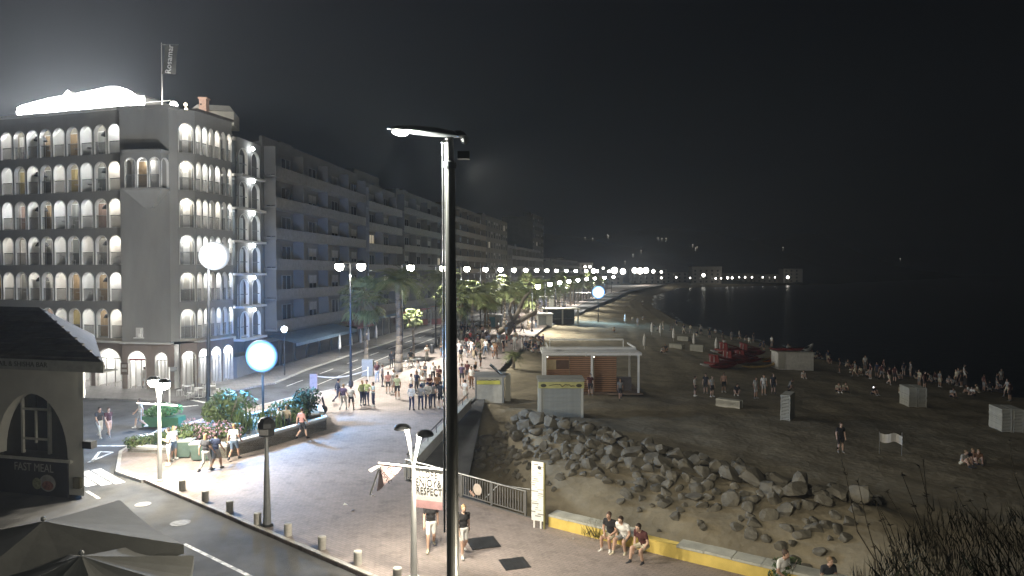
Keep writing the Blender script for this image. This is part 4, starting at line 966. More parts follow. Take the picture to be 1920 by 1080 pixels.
# far houses along the bay
for i, (px, D, w, h, m_) in enumerate([(1135, 560, 26, 12, 'a'), (1215, 600, 30, 13, 'b'), (1322, 620, 26, 15, 'c'), (1270, 640, 24, 10, 'a'), (1380, 660, 30, 9, 'b'), (1430, 670, 26, 8, 'a'), (1482, 660, 18, 13, 'c'), (1060, 520, 40, 17, 'b'), (1000, 480, 40, 20, 'a')]):
    x = (px - 960) / F * D
    t = thing('bay_house', ['pale', 'grey', 'cream'][i % 3] + ' house on the far bay, ' + ['left of the bright lamp cluster', 'behind the bright lamp cluster', 'lit up at the water\'s end of the beach', 'between lamp cluster and lit house', 'behind the middle of the lamp row', 'near the end of the lamp row', 'at the very end of the lamp row', 'behind the palm tops', 'behind the low block with white balconies'][i], 'house', (x, D, -1))
    part('wall', MB().box((0, 0, h / 2), (w, 12, h)), mat('bay_wall', (.38, .36, .33), .9), t); part('roof', MB().box((0, 0, h + .3), (w + 1, 13, .6)), M_ROOFT, t)
    for k in range(int(h // 3.2)):
        for j in range(int(w // 5)): part('window', MB().box((-w / 2 + 2.5 + j * 5, -6.05, 1.8 + 3.2 * k), (1.6, .15, 1.6)), M_WIN, t)
random.seed(33)
# ------------------------------------------------------------------ bollards
BOL = MB().lathe([(.135, 0), (.135, .40), (.12, .43), (.03, .44)], n=16).mesh('bollard', mat('stone_bollard', (.45, .43, .39), .85, .15, 5, .15))
for i, (x, y) in enumerate([(342, 919), (385, 940), (431, 960), (483, 983), (540, 1004), (604, 1029), (671, 1058), (745, 1091)]):
    p = GP(x, y); solo('bollard', BOL, None, f'short round stone bollard along the kerb, {ORD[i]} counted from the zebra crossing', 'bollard', p, 0, 'bollards along the kerb')
# ------------------------------------------------------------------ parapet with handrail, railings, info panel, yellow wall
def between(name, label, cat, a, b): 
    d = b - a; return thing(name, label, cat, a, math.atan2(d.y, d.x)), (Vector((d.x, d.y, 0))).length
a, b = Vector((-4.75, 31.2, 0)), Vector((-2.95, 47.2, 0))
t, L = between('parapet_wall', 'low grey parapet with a dark handrail along the edge of the sunken ramp', 'wall', a, b)
M_CONC = mat('pale_concrete', (.40, .40, .385), .85, .12, 1, .15)
part('wall', MB().box((L / 2, 0, .28), (L, .3, .56)), M_CONC, t); part('coping', MB().box((L / 2, 0, .60), (L + .05, .4, .08)), M_COPING, t)
part('handrail', MB().tube((0, 0, 1.05), (L, 0, 1.05), .03, n=8), M_DARKM, t)
for i in range(9): part('post', MB().tube((L * (i + .1) / 8.3, 0, .6), (L * (i + .1) / 8.3, 0, 1.05), .02, n=6), M_DARKM, t)
rl = [Vector((-4.75, 30.75, 0)), Vector((-2.1, 28.5, 0)), Vector((.55, 26.2, 0))]
bal_me = MB().box((0, 0, .5), (.035, .02, .76)).mesh('baluster', M_GALV)
for k, (a, b) in enumerate(zip(rl[:-1], rl[1:])):
    t, L = between('railing', ['grey steel railing with upright bars behind the hanging banner', 'grey steel railing with upright bars next to the white information panel'][k], 'railing', a, b)
    part('top_rail', MB().tube((0, 0, .95), (L, 0, .95), .04, n=8), M_GALV, t); part('bottom_rail', MB().box((L / 2, 0, .12), (L, .04, .04)), M_GALV, t)
    for i in range(3): part('post', MB().box((max(.04, L * i / 2 - .04), 0, .48), (.07, .07, .95)), M_GALV, t)
    n = int(L / .13)
    for i in range(1, n): obj('baluster', bal_me, t, (L * i / n, 0, 0))
# grey ramp handrail seen behind the railing
solo('ramp_handrail', MB().path([(-1.2, 30.4, -.7), (-.6, 30.6, -.15), (.8, 30.1, -.2)], [.03, .03, .03]), M_GALV, 'bent steel handrail of the sunken ramp behind the railing', 'handrail')
# life ring ornament and ball on the railing
p = Vector((-1.35, 27.75, .55)); t = thing('starfish_sign', 'pale round ornament fixed to the railing bars', 'sign', p, -.72)
part('disc', MB().ell((0, -.06, 0), (.24, .03, .24), 16, 8), mat('ornament', (.6, .52, .46), .7), t); part('tail', MB().box((-.3, -.06, -.22), (.3, .03, .1), ry=.5), mat('ornament_red', (.45, .3, .24), .7), t)
# info panel
p = GP(1008, 990); t = thing('information_panel', 'tall narrow white information panel at the end of the railing', 'sign', p, R(-24))
part('panel', MB().box((0, 0, 1.35), (.46, .06, 2.15)), M_WMET, t)
for x in (-.13, .13): part('leg', MB().box((x, 0, .16), (.06, .05, .32)), M_WMET, t)
part('side_edge', MB().box((.25, .03, 1.2), (.05, .1, 2.4)), mat('olive_edge', (.2, .19, .08), .7), t)
pr = MB(); random.seed(5)
for i in range(26): pr.box((random.uniform(-.16, .14), -.034, .45 + i * .075), (random.uniform(.05, .28), .006, random.uniform(.012, .05)))
part('print', pr, mat('panel_print', (.28, .29, .28), .7), t)
part('emblem', MB().ell((.08, -.036, 2.22), (.07, .008, .07), 12, 6), mat('panel_dark', (.07, .07, .08), .7), t)
# yellow walls with stone coping
yw = [(Vector((1.35, 25.15, 0)), Vector((4.2, 23.1, 0)), 'yellow low wall with stone coping beside the information panel'), (Vector((4.2, 23.1, 0)), Vector((5.35, 22.3, 0)), 'yellow low wall stretch under the dark shirted sitter'), (Vector((5.35, 22.3, 0)), Vector((8.3, 20.3, 0)), 'yellow low wall with wide coping near the bottom edge'), (Vector((8.3, 20.3, 0)), Vector((12, 17.8, 0)), 'last yellow wall stretch at the bottom edge beyond the shrub')]
for i, (a, b, lb_) in enumerate(yw):
    t, L = between('yellow_wall', lb_, 'wall', a, b)
    part('wall', MB().box((L / 2, .15, .2), (L - .004, .36, .4)), M_YELLOW, t)
    n = max(1, round(L / .95))
    if i in (0, 2, 3):
        for k in range(n): part('coping_stone', MB().box((L * (k + .5) / n, .24, .43 + random.uniform(-.006, .006)), (L / n - .015, .62, .075)), M_COPING, t)
    else: part('coping_stone', MB().box((L / 2, .15, .41), (L - .02, .34, .03)), M_YELLOW, t)

# ------------------------------------------------------------------ kiosks
M_KIO = mat('kiosk_panel', (.47, .46, .40), .6, .08, .8)
M_YBOARD = mat('yellow_board', (.62, .60, .12), .6, .2, 2)
M_INK = mat('dark_ink', (.06, .055, .03), .7)
def scribble(mb, x0, x1, z, y, h=.14, n=9, seed=1):
    rr = random.Random(seed); px_, pz = x0, z
    for i in range(n):
        nx_ = x0 + (x1 - x0) * (i + 1) / n; nz_ = z + rr.uniform(-h, h)
        mb.tube((px_, y, pz), (nx_, y, nz_), .028, n=4); px_, pz = nx_, nz_
    return mb
p = BP(918, 783); z0 = 0.0
t = thing('ticket_kiosk', 'pale cubic kiosk with a yellow band and tilted roof hatch beside the promenade', 'kiosk', (p.x, p.y, p.z))
part('body', MB().box((0, 1.0, 1.75), (2.15, 2.0, 2.5)), M_KIO, t); part('plinth', MB().box((0, 1.0, .25), (2.2, 2.05, .5)), mat('kiosk_plinth', (.34, .34, .31), .8), t)
part('shutter_panel', MB().box((0, -.02, 1.55), (1.85, .05, 1.75)), mat('kiosk_shutter', (.52, .51, .45), .6), t)
part('frame', MB().box((-1.0, -.03, 1.75), (.12, .06, 2.5)).box((1.0, -.03, 1.75), (.12, .06, 2.5)).box((0, -.03, .52), (2.1, .06, .06)), M_GMET, t)
part('sign_band', MB().box((-.1, -.035, 2.62), (1.75, .05, .28)), M_YBOARD, t); part('sign_lettering', scribble(MB(), -.8, .7, 2.82, -.07, .04, 12, 3), M_INK, t)
part('roof', MB().box((0, 1.0, 3.06), (2.35, 2.2, .12)), M_GMET, t); part('roof_hatch', MB().box((.55, .9, 3.35), (1.5, .9, .09), ry=R(42)), M_DARKM, t)
part('side_annex', MB().box((1.35, 1.5, 1.5), (.4, 1.2, 3.0)), M_KIO, t)
p = BP(940, 785); t = thing('low_deck_fence', 'low slatted deck fence in front of the kiosk', 'fence', (p.x, p.y - .25, p.z))
for k in range(3): part('slat', MB().box((0, 0, .12 + .16 * k), (3.2, .05, .07)), M_GMET, t)
for x in (-1.5, -.4, .5, 1.5): part('post', MB().box((x, .05, .28), (.07, .07, .56)), M_GMET, t)
p = BP(1052, 783); t = thing('roller_kiosk', 'beach kiosk with a closed ribbed roller shutter under a yellow sign board', 'kiosk', (p.x, p.y, p.z))
part('body', MB().box((0, .95, 1.25), (3.05, 1.8, 2.5)), mat('kiosk_olive', (.30, .30, .25), .7), t)
sl = MB().box((0, 0, 0), (2.62, .05, .066)).mesh('shutter_slat', mat('shutter_steel', (.50, .52, .49), .45, .1, 3, metal=.4))
for k in range(22): obj('shutter_slat', sl, t, (0, .015 + (k % 2) * -.012, .1 + .088 * k), rot=(R(12), 0, 0))
part('frame', MB().box((-1.42, -.02, 1.2), (.17, .08, 2.4)).box((1.42, -.02, 1.2), (.17, .08, 2.4)), M_KIO, t)
part('sign_board', MB().box((0, -.05, 2.22), (3.1, .1, .42)), mat('yellow_board2', (.47, .43, .16), .7, .15, 2), t)
lo = scribble(MB(), -.8, .9, 2.2, -.115, .1, 14, 5); lo.ell((-1.2, -.11, 2.2), (.2, .012, .12), 12, 6).ell((1.2, -.11, 2.2), (.2, .012, .12), 12, 6); part('sign_lettering', lo, M_INK, t)
part('roof', MB().box((0, .95, 2.55), (3.2, 2.0, .1)), mat('kiosk_roof', (.3, .29, .24), .8), t)
# pergola
pa, pb = GP(1022, 738, -.6), GP(1197, 738, -.6); W_ = pb.x - pa.x; dp = 4.2
t = thing('beach_pergola', 'white flat roofed beach pavilion with reddish slatted timber walls', 'pavilion', (pa.x, pa.y, -.62))
hp = 3.15
for x in (0, W_ * .5, W_): 
    for y in (0, dp): part('post', MB().box((x, y, hp / 2), (.16, .16, hp)), M_WMET, t)
part('roof_frame', MB().box((W_ / 2, 0, hp + .1), (W_ + .5, .2, .2)).box((W_ / 2, dp, hp + .1), (W_ + .5, .2, .2)).box((-.15, dp / 2, hp + .12), (.2, dp - .22, .2)).box((W_ + .15, dp / 2, hp + .12), (.2, dp - .22, .2)), M_WMET, t)
rs = MB().box((0, 0, 0), (W_ + .2, .28, .05)).mesh('roof_slat', M_WMET)
for k in range(11): obj('roof_slat', rs, t, (W_ / 2, .25 + k * .37, hp + .24))
part('roof_rim', MB().box((W_ / 2, .1, hp + .55), (W_ - .4, .08, .14)).box((W_ / 2, dp - .2, hp + .9), (W_ - 1.2, .08, .14)).box((.25, dp / 2, hp + .6), (.08, dp - .5, .14)).box((W_ - .25, dp / 2, hp + .6), (.08, dp - .5, .14)).tube((.6, dp - .2, hp + .2), (.6, dp - .2, hp + .9), .04).tube((W_ - .6, dp - .2, hp + .2), (W_ - .6, dp - .2, hp + .9), .04), M_WMET, t)
ws = MB().box((0, 0, 0), (W_ * .24, .045, .115)).mesh('wall_slat', M_WOOD)
for s in range(3):
    wx = [W_ * .02, W_ * .265, W_ * .53][s] + W_ * .12
    part('slat_backing', MB().box((wx, .36, 1.55), (W_ * .24, .04, 2.9)), mat('dark_timber', (.10, .06, .04), .8), t)
    for k in range(17):
        if s == 0 and k in (11, 12, 13, 14): continue
        obj('wall_slat', ws, t, (wx, .3, .2 + .172 * k), rot=(R(14), 0, 0))
part('timber_board', MB().box((W_ * .07, .28, 2.35), (W_ * .1, .04, .8)), mat('pale_timber', (.36, .28, .16), .8), t)
part('deck', MB().box((W_ / 2, dp / 2, .04), (W_ + .6, dp + .8, .1)), mat('deck_timber', (.2, .15, .11), .85, .25, 2), t)
part('bar_counter', MB().box((W_ * .8, 1.4, .6), (W_ * .3, .6, 1.1)), mat('counter', (.12, .11, .12), .7), t)
for i, (px_, py_) in enumerate([(1026, 668), (1110, 668)]):
    part('spot_lamp', MB().ell((.2 + i * W_ * .5, .18, hp - .15), .06, 8, 6), lamp_mat('small_glow', (1, .95, .8), 3), t)
# far kiosks
def hut(px, py, w, d, h, m, label, front=None, roofm=None, n='beach_kiosk', rz=.12):
    p = GP(px, py, -.35); t = thing(n, label, 'kiosk', p, rz)
    part('body', MB().box((0, d / 2, h / 2), (w, d, h)), m, t); part('roof', MB().box((0, d / 2, h + .08), (w + .35, d + .3, .16)), roofm or M_WMET, t)
    if front: part('door_panel', MB().box((-w * .2, -.03, h * .45), (w * .55, .05, h * .86)), front, t)
    part('trim', MB().box((w / 2 - .05, -.03, h / 2), (.1, .06, h)).box((-w / 2 + .05, -.03, h / 2), (.1, .06, h)), M_WMET, t)
    return t
hut(926, 617, 2.7, 2.4, 2.3, mat('pale_hut', (.5, .53, .5), .7), 'small white hut with a pale blue panel amid the promenade crowd', mat('teal_panel', (.16, .34, .42), .6))
hut(1022, 613, 2.6, 2.6, 2.2, M_KIO, 'cream hut with a dark figure print beside the leaning trunks', mat('print_panel', (.2, .21, .2), .7))
hut(1023, 578, 5, 3, 3.0, M_KIO, 'white booth with a blue grey poster beyond the leaning trunks', mat('blue_poster', (.16, .17, .25), .6))
t = thing('open_shelter', 'open flat roofed shelter with dark interior beyond the cream hut', 'shelter', GP(1055, 609, -.4), .12)
part('roof', MB().box((0, 2, 2.9), (6.5, 4.4, .25)), M_KIO, t); part('back_wall', MB().box((0, 4, 1.4), (6, .15, 2.8)), mat('dark_panel', (.1, .11, .11), .8), t)
for x in (-2.9, 0, 2.9): part('post', MB().box((x, .1, 1.4), (.25, .25, 2.8)), M_KIO, t)
part('counter', MB().box((0, 1.4, .5), (4.6, .6, 1.0)), M_DARKM, t)
t = thing('white_canopy', 'white open frame canopy on the beach near the far blue floodlight', 'canopy', GP(1083, 568, -.6), .05)
part('roof', MB().box((0, 3, 3.2), (9.5, 6, .18)), M_WMET, t)
for x in (-4.6, -1.5, 4.6):
    for y in (.1, 5.8): part('post', MB().box((x, y, 1.6), (.2, .2, 3.2)), M_WMET, t)
# leaning trunks (old tamarisk sculpture)
p = GP(960, 628, -.1); t = thing('leaning_trunks', 'group of bare leaning tree trunks between the blue hut and the kiosks', 'tree', p)
def limb(pts, rs): return MB().path([Vector(q) for q in pts], rs, 9)
part('trunk', limb([(-.6, 0, 0), (.2, .3, 2.0), (1.2, .5, 4.0), (1.9, .4, 5.6), (3.1, .4, 6.9)], [.42, .4, .33, .24, .1]), M_TRUNK, t, smooth=True)
part('trunk', limb([(-2.2, 0, .2), (-.6, .2, 1.3), (1.2, .2, 2.2), (3.6, .1, 3.4)], [.4, .45, .42, .34]), M_TRUNK, t, smooth=True)
part('limb', limb([(.2, .3, 2.0), (-.4, .2, 3.4), (-.2, .2, 4.6), (.6, .1, 5.6)], [.3, .24, .18, .07]), M_TRUNK, t, smooth=True)
part('limb', limb([(1.2, .5, 3.8), (2.1, 0, 3.4), (2.6, 0, 4.2), (2.4, 0, 5.4)], [.22, .17, .12, .05]), M_TRUNK, t, smooth=True)
lf = MB()
for i in range(260):
    c = Vector((random.gauss(2.6, .8), random.gauss(.4, .7), random.gauss(6.4, .6))); d = Vector((random.gauss(0, 1), random.gauss(0, 1), random.gauss(0, .6))).normalized() * .28; s = d.orthogonal().normalized() * .05
    lf.add([c - s, c + s, c + d], [(0, 1, 2)])
part('crown', lf, M_LEAF, t)

# ------------------------------------------------------------------ vegetation
def leaf_blob(nleaf, rx, ry, rz_, size, seed, shell=.75, up=.2):
    rr = random.Random(seed); mb = MB()
    lobes = [(Vector((rr.uniform(-.6, .6) * rx, rr.uniform(-.6, .6) * ry, rr.uniform(.25, .75) * rz_ * 1.1)), rr.uniform(.45, .7)) for _ in range(9)]
    for i in range(nleaf):
        lc, lr = rr.choice(lobes)
        d = Vector((rr.gauss(0, 1), rr.gauss(0, 1), rr.gauss(.15, 1))).normalized()
        q = lc + Vector((d.x * rx, d.y * ry, d.z * rz_ * .8)) * lr * (shell + (1 - shell) * rr.random()) * rr.uniform(.8, 1.08)
        if q.z < .02: q.z = abs(q.z) * .4
        n = (d + Vector((rr.gauss(0, .5), rr.gauss(0, .5), rr.gauss(up, .5)))).normalized(); a = n.orthogonal().normalized(); a = Matrix.Rotation(rr.uniform(0, 6.28), 3, n) @ a; b = n.cross(a)
        s = size * rr.uniform(.6, 1.3)
        mb.add([q - a * s * .35, q + b * s * .9 - a * s * .05, q + a * s * .4 + b * s * .15, q - b * s * .7], [(0, 1, 2, 3)])
    return mb
def stems_mb(n, r, h, seed):
    rr = random.Random(seed); mb = MB()
    for i in range(n):
        a = rr.uniform(0, 6.28); mb.tube((r * .2 * math.cos(a), r * .2 * math.sin(a), 0), (r * math.cos(a), r * math.sin(a), h * rr.uniform(.6, 1)), .025, .01, 5)
    return mb
def shrub(px, py, w, h, label, m=None, seed=1, n=1500, size=.13, base=None, z=0, flowers=0):
    p = base or GP(px, py, z); t = thing('shrub', label, 'shrub', p, 0, 'planter shrubs')
    part('foliage', leaf_blob(n, w / 2, w / 2 * .85, h * .62, size, seed), m or M_LEAF, t); part('stem', stems_mb(9, w * .3, h * .7, seed), M_TRUNK, t)
    if flowers: part('blossoms', leaf_blob(flowers, w / 2 * 1.03, w / 2 * .9, h * .66, .09, seed + 50, .95), M_FLOWER, t)
    return t
def spiky(px, py, w, h, label, n=60, seed=3, z=.6, m=None):
    rr = random.Random(seed); p = GP(px, py, z); t = thing('spiky_plant', label, 'plant', (p.x, p.y, z), 0, 'planter plants'); mb = MB()
    for i in range(n):
        c = Vector((rr.uniform(-w / 2, w / 2), rr.uniform(-.35, .35), 0)); d = Vector((rr.gauss(0, .3), rr.gauss(0, .3), 1)).normalized() * h * rr.uniform(.6, 1.1); s = Vector((d.y, -d.x, 0)); s = (s.normalized() if s.length > .01 else Vector((1, 0, 0))) * .035
        mb.add([c - s, c + s, c + d * .6 + s * .8, c + d * 1.0, c + d * .6 - s * .8], [(0, 1, 2, 3, 4)])
    part('foliage', mb, m or M_LEAF, t); return t
# planters
def planter(poly, h, label):
    P3 = [Vector((GP(x, y).x, GP(x, y).y, 0)) for x, y in poly]
    t = thing('planter', label, 'planter', P3[0]); o = P3[0]
    part('soil', MB().prism([((p - o).x, (p - o).y) for p in P3], .01, h - .12), M_EARTH, t)
    for a, b in zip(P3, P3[1:] + P3[:1]):
        a = a - o; b = b - o; d = b - a; ang = math.atan2(d.y, d.x)
        part('wall', MB().box((d.length / 2, .09, h / 2), (d.length, .18, h - .004)), M_CONC, t, a, ang)
        part('rim', MB().box((d.length / 2, .1, h + .035), (d.length + .06, .28, .07)), M_STUCCO_W, t, a, ang)
    return t
planter([(425, 860), (505, 838), (612, 806), (600, 780), (505, 790), (400, 815), (330, 838), (328, 858)], .7, 'long raised concrete planter with a white rim crowded with shrubs')
planter([(240, 848), (330, 852), (325, 830), (268, 826)], .3, 'low planter with small bushes by the zebra crossing')
shrub(425, 800, 2.6, 2.9, 'big round dark shrub under the blue floodlight', seed=11, n=2600, size=.16, z=.5)
shrub(372, 822, 2.4, 1.2, 'low bush dotted with pink blossom in the long planter', seed=12, n=1500, size=.12, z=.6, flowers=500)
shrub(425, 820, 1.6, 1.0, 'small bush with pink blossom just left of the long planter wall', seed=13, n=900, size=.1, z=.6, flowers=320)
shrub(262, 838, 1.5, .8, 'small clipped olive green bush in the low planter by the crossing', seed=14, n=900, size=.09, z=.25)
shrub(292, 836, 1.2, 1.1, 'dark round bush just behind the plaza lamp', seed=15, n=900, size=.09, z=.25, m=M_LEAFD)
shrub(345, 830, 2.2, 1.1, 'grey green bush behind the plaza lamp drinkers', seed=16, n=1100, size=.1, z=.55)
shrub(540, 790, 2.2, 1.7, 'bushy shrub behind the people standing at the planter', seed=17, n=1300, size=.13, z=.6)
shrub(577, 780, 1.9, 2.2, 'dark shrub at the planter\'s far end above the parked scooter', seed=18, n=1300, size=.14, z=.6, m=M_LEAFD)
spiky(470, 806, 1.8, 1.4, 'clump of upright spiky leaves in the middle of the long planter', 120, 4)
spiky(510, 800, 1.5, 1.0, 'clump of low spiky leaves behind the dark lantern head', 80, 5)
# green hedge boxes on the road by the crossing
p = GP(300, 801); t = thing('hedge_box', 'green planted hedge box standing behind the plaza lamp', 'planter', p, -.08)
part('box', MB().box((0, .4, .3), (2.3, .8, .6)), mat('green_box', (.04, .12, .06), .6), t); hb = leaf_blob(1500, 1.25, .5, .75, .12, 61); part('foliage', hb, mat('hedge_leaf', (.06, .16, .05), .6, .4, 2), t, (0, .4, .55))
# two grey crates / bins by the planter
for i, (x, y) in enumerate([(343, 857), (380, 862)]):
    p = GP(x, y); t = thing('waste_bin', ['grey green wheeled bin beside the white dressed drinkers', 'grey green wheeled bin hidden behind the woman with a bag'][i], 'bin', p, .1, 'bins by the planter')
    b_ = MB(); b_.add([(-.42, -.3, .08), (.42, -.3, .08), (.42, .3, .08), (-.42, .3, .08), (-.5, -.36, .82), (.5, -.36, .82), (.5, .36, .82), (-.5, .36, .82)], [(0, 3, 2, 1), (0, 1, 5, 4), (1, 2, 6, 5), (2, 3, 7, 6), (3, 0, 4, 7)])
    part('body', b_, mat('bin_green', (.07, .105, .09), .6), t); part('lid', MB().box((0, 0, .86), (1.06, .78, .07)), mat('bin_lid', (.3, .33, .31), .6), t)
    for s in (-1, 1): part('wheel', MB().tube((s * .35, .3, .08), (s * .42, .3, .08), .08, n=10), M_DARKM, t)
# fan palms, date palms
def fan_crown(seed, nleaf=72, R_=1.5):
    rr = random.Random(seed); mb = MB()
    for i in range(nleaf):
        az = rr.uniform(0, 6.28); el = rr.uniform(-1.0, 1.25); d = Vector((math.cos(az) * math.cos(el), math.sin(az) * math.cos(el), math.sin(el)))
        L = R_ * rr.uniform(.45, .7); e = d * L + Vector((0, 0, -.12 * L)); mb.tube((0, 0, 0), e, .02, .012, 3)
        up = Vector((0, 0, 1)); sd = d.cross(up); sd = sd.normalized() if sd.length > .01 else Vector((1, 0, 0)); nn = sd.cross(d).normalized()
        for k in range(11):
            a = (k - 5) * .26 + rr.uniform(-.05, .05); dd = (d * math.cos(a) + sd * math.sin(a)); l = R_ * rr.uniform(.42, .55) * (1 - .12 * abs(a)); w = .055
            perp = dd.cross(nn).normalized() * w; tip = e + dd * l + Vector((0, 0, -.30 * l * rr.uniform(.6, 1.6)))
            m_ = e + dd * l * .55 + Vector((0, 0, -.03)); mb.add([e, m_ - perp, tip, m_ + perp], [(0, 1, 2, 3)])
    return mb
def skirt(seed, R_=.75, h=1.4):
    rr = random.Random(seed); mb = MB()
    for i in range(150):
        a = rr.uniform(0, 6.28); z = -rr.uniform(0, .4); r0 = .22; r1 = R_ * rr.uniform(.4, .9); L = h * rr.uniform(.6, 1)
        c = Vector((math.cos(a), math.sin(a), 0)); s = Vector((-c.y, c.x, 0)) * .05
        mb.add([c * r0 + Vector((0, 0, z)) - s, c * r0 + Vector((0, 0, z)) + s, c * r1 + Vector((0, 0, z - L * .5)) + s, c * r1 * .8 + Vector((0, 0, z - L))], [(0, 1, 2, 3)])
    return mb
def date_crown(seed, nf=50, R_=2.6):
    rr = random.Random(seed); mb = MB()
    for i in range(nf):
        az = 2 * math.pi * i / nf * 2.4 + rr.uniform(-.3, .3); el = rr.uniform(.1, 1.3); L = R_ * rr.uniform(.8, 1.1); d = Vector((math.cos(az), math.sin(az), 0)); sd = Vector((-d.y, d.x, 0)); pts = []
        for k in range(9):
            s = k / 8; pts.append(d * (L * s * math.cos(el * (1 - .35 * s))) + Vector((0, 0, L * (s * math.sin(el) - .85 * s * s * (1.1 - .3 * el)))))
        for k in range(8):
            mb.tube(pts[k], pts[k + 1], .025 * (1 - k / 9), .025 * (1 - (k + 1) / 9), 3)
            for q in (0, .33, .66):
                c = pts[k].lerp(pts[k + 1], q); dr = (pts[k + 1] - pts[k]).normalized(); l = .52 * math.sin(math.pi * min(1, (k + q + .6) / 8.6)) + .06
                for s_ in (-1, 1):
                    e = c + (sd * s_ * .8 + dr * .55 + Vector((0, 0, -.25 + .2 * rr.random()))).normalized() * l; w = dr * .03
                    mb.add([c - w, c + w, e], [(0, 1, 2)])
    return mb
FAN = [fan_crown(s).mesh('crown', M_PALM) for s in (1, 2)]; SK = skirt(4).mesh('dry_skirt', M_PALMD); DATE = [date_crown(s).mesh('crown', M_PALM) for s in (5, 6)]
def trunk_mb(h, r, lean, seed, n=10):
    rr = random.Random(seed); pts = []; rs = []
    for k in range(n + 1):
        s = k / n; pts.append(Vector((lean * s * s, .1 * math.sin(s * 3), h * s))); rs.append(r * (1.35 - .5 * min(1, s * 3)) * (1 + .05 * (k % 2)))
    return MB().path(pts, rs, 10), pts[-1]
def palm(p, h, kind, label, r=.19, lean=0, seed=1, cs=1.0):
    t = thing('palm_tree', label, 'palm tree', p, random.uniform(0, 6), 'palms along the promenade'); tb, top = trunk_mb(h, r, lean, seed)
    part('trunk', tb, M_TRUNK, t, smooth=True)
    if kind == 'fan': obj('crown', FAN[seed % 2], t, top, seed, cs); obj('dry_skirt', SK, t, top, seed, cs)
    else: obj('crown', DATE[seed % 2], t, top, seed, cs)
    return t
palm(GP(686, 692), 6.9, 'fan', 'bright green fan palm standing just right of the first promenade lamp', .2, .3, 2, 1.7)
palm(GP(775, 676), 4.6, 'fan', 'slim fan palm with white pruned trunk in the street', .13, .1, 3, .8)
palm(GP(747, 697), 8.4, 'date', 'date palm with a thick dark trunk left of the tall pole', .3, -.2, 2, 1.45)
palm(GP(829, 655), 8.4, 'date', 'date palm with a dark trunk touching the tall pole\'s edge', .26, -.3, 3, 1.45)
k = 0
for i in range(34):
    y = 80 + i * 7.2
    s = 1 if i % 2 else 0
    x = x_kerb(y) + (1.6 if s else 3.6) + random.uniform(-.5, .5)
    palm((x, y, 0), random.uniform(5.4, 7.6), 'fan' if random.random() < .6 else 'date', f'promenade palm in the row behind the tall pole, {ordw(i+1)} from the plaza', .19, random.uniform(-.3, .3), i, random.uniform(1.35, 1.8))
for i in range(18):
    y = 112 + i * 11.5
    palm((x_edge(y) - 2.4 + random.uniform(-.4, .4), y, 0), random.uniform(4.5, 6.5), 'date' if i % 3 else 'fan', f'promenade palm in the beach side row, {ordw(i+1)} from the kiosks', .2, random.uniform(-.3, .3), i + 3, random.uniform(1.1, 1.4))
palm(GP(870, 625), 2.4, 'date', 'short bushy palm right of the tall pole among the crowd', .25, 0, 5, .8)
palm(GP(962, 690, -.2), 1.2, 'date', 'small young palm behind the pale cubic kiosk', .16, 0, 6, .55)

# ------------------------------------------------------------------ boulders of the breakwater
def boulder_mesh(seed):
    rr = random.Random(seed); bm = bmesh.new(); bmesh.ops.create_icosphere(bm, subdivisions=2, radius=.5)
    pl = [(Vector((rr.gauss(0, 1), rr.gauss(0, 1), rr.gauss(0, 1))).normalized(), rr.uniform(.22, .38)) for _ in range(9)]
    for v in bm.verts:
        for n, d in pl:
            q = v.co.dot(n)
            if q > d: v.co -= n * (q - d)
        v.co += Vector((rr.gauss(0, .008), rr.gauss(0, .008), rr.gauss(0, .008)))
    me = bpy.data.meshes.new('boulder'); bm.to_mesh(me); bm.free(); me.materials.append(M_ROCK); return me
BM_ = [boulder_mesh(s) for s in range(12)]
bw_ = thing('rock_breakwater', 'sloping breakwater of big pale angular boulders between the sunken ramp and the sand', 'breakwater', (6, 36, -1.5))
random.seed(91); RV = [Vector(q) for q in RIDGE]; placed = []
cum = [0]
for a, b in zip(RV[:-1], RV[1:]): cum.append(cum[-1] + (b - a).length)
tries = 0
while len(placed) < 330 and tries < 9000:
    tries += 1
    s = random.uniform(0, cum[-1]); i = max(j for j in range(len(cum) - 1) if cum[j] <= s); a, b = RV[i], RV[i + 1]; d = (b - a).normalized(); n = Vector((-d.y, d.x))
    off = random.gauss(-.9, 1.8); q = a + d * (s - cum[i]) + n * off; sz = random.uniform(.6, 1.6) * (1 - .12 * abs(off))
    if any((q - w).length < .30 * (sz + r_) for w, r_ in placed): continue
    placed.append((q, sz))
    if q.y > 43.3 and q.x > 1.2: continue
    z = z_beach(q.x, q.y) + .08 * sz + max(0, .55 - abs(off) * .25) * random.random()
    obj('boulder', random.choice(BM_), bw_, (q.x - 6, q.y - 36, z + 1.5), 0, (sz, sz * random.uniform(.7, 1.1), sz * random.uniform(.55, .85)), (random.uniform(-.5, .5), random.uniform(-.5, .5), random.uniform(0, 6.3)))
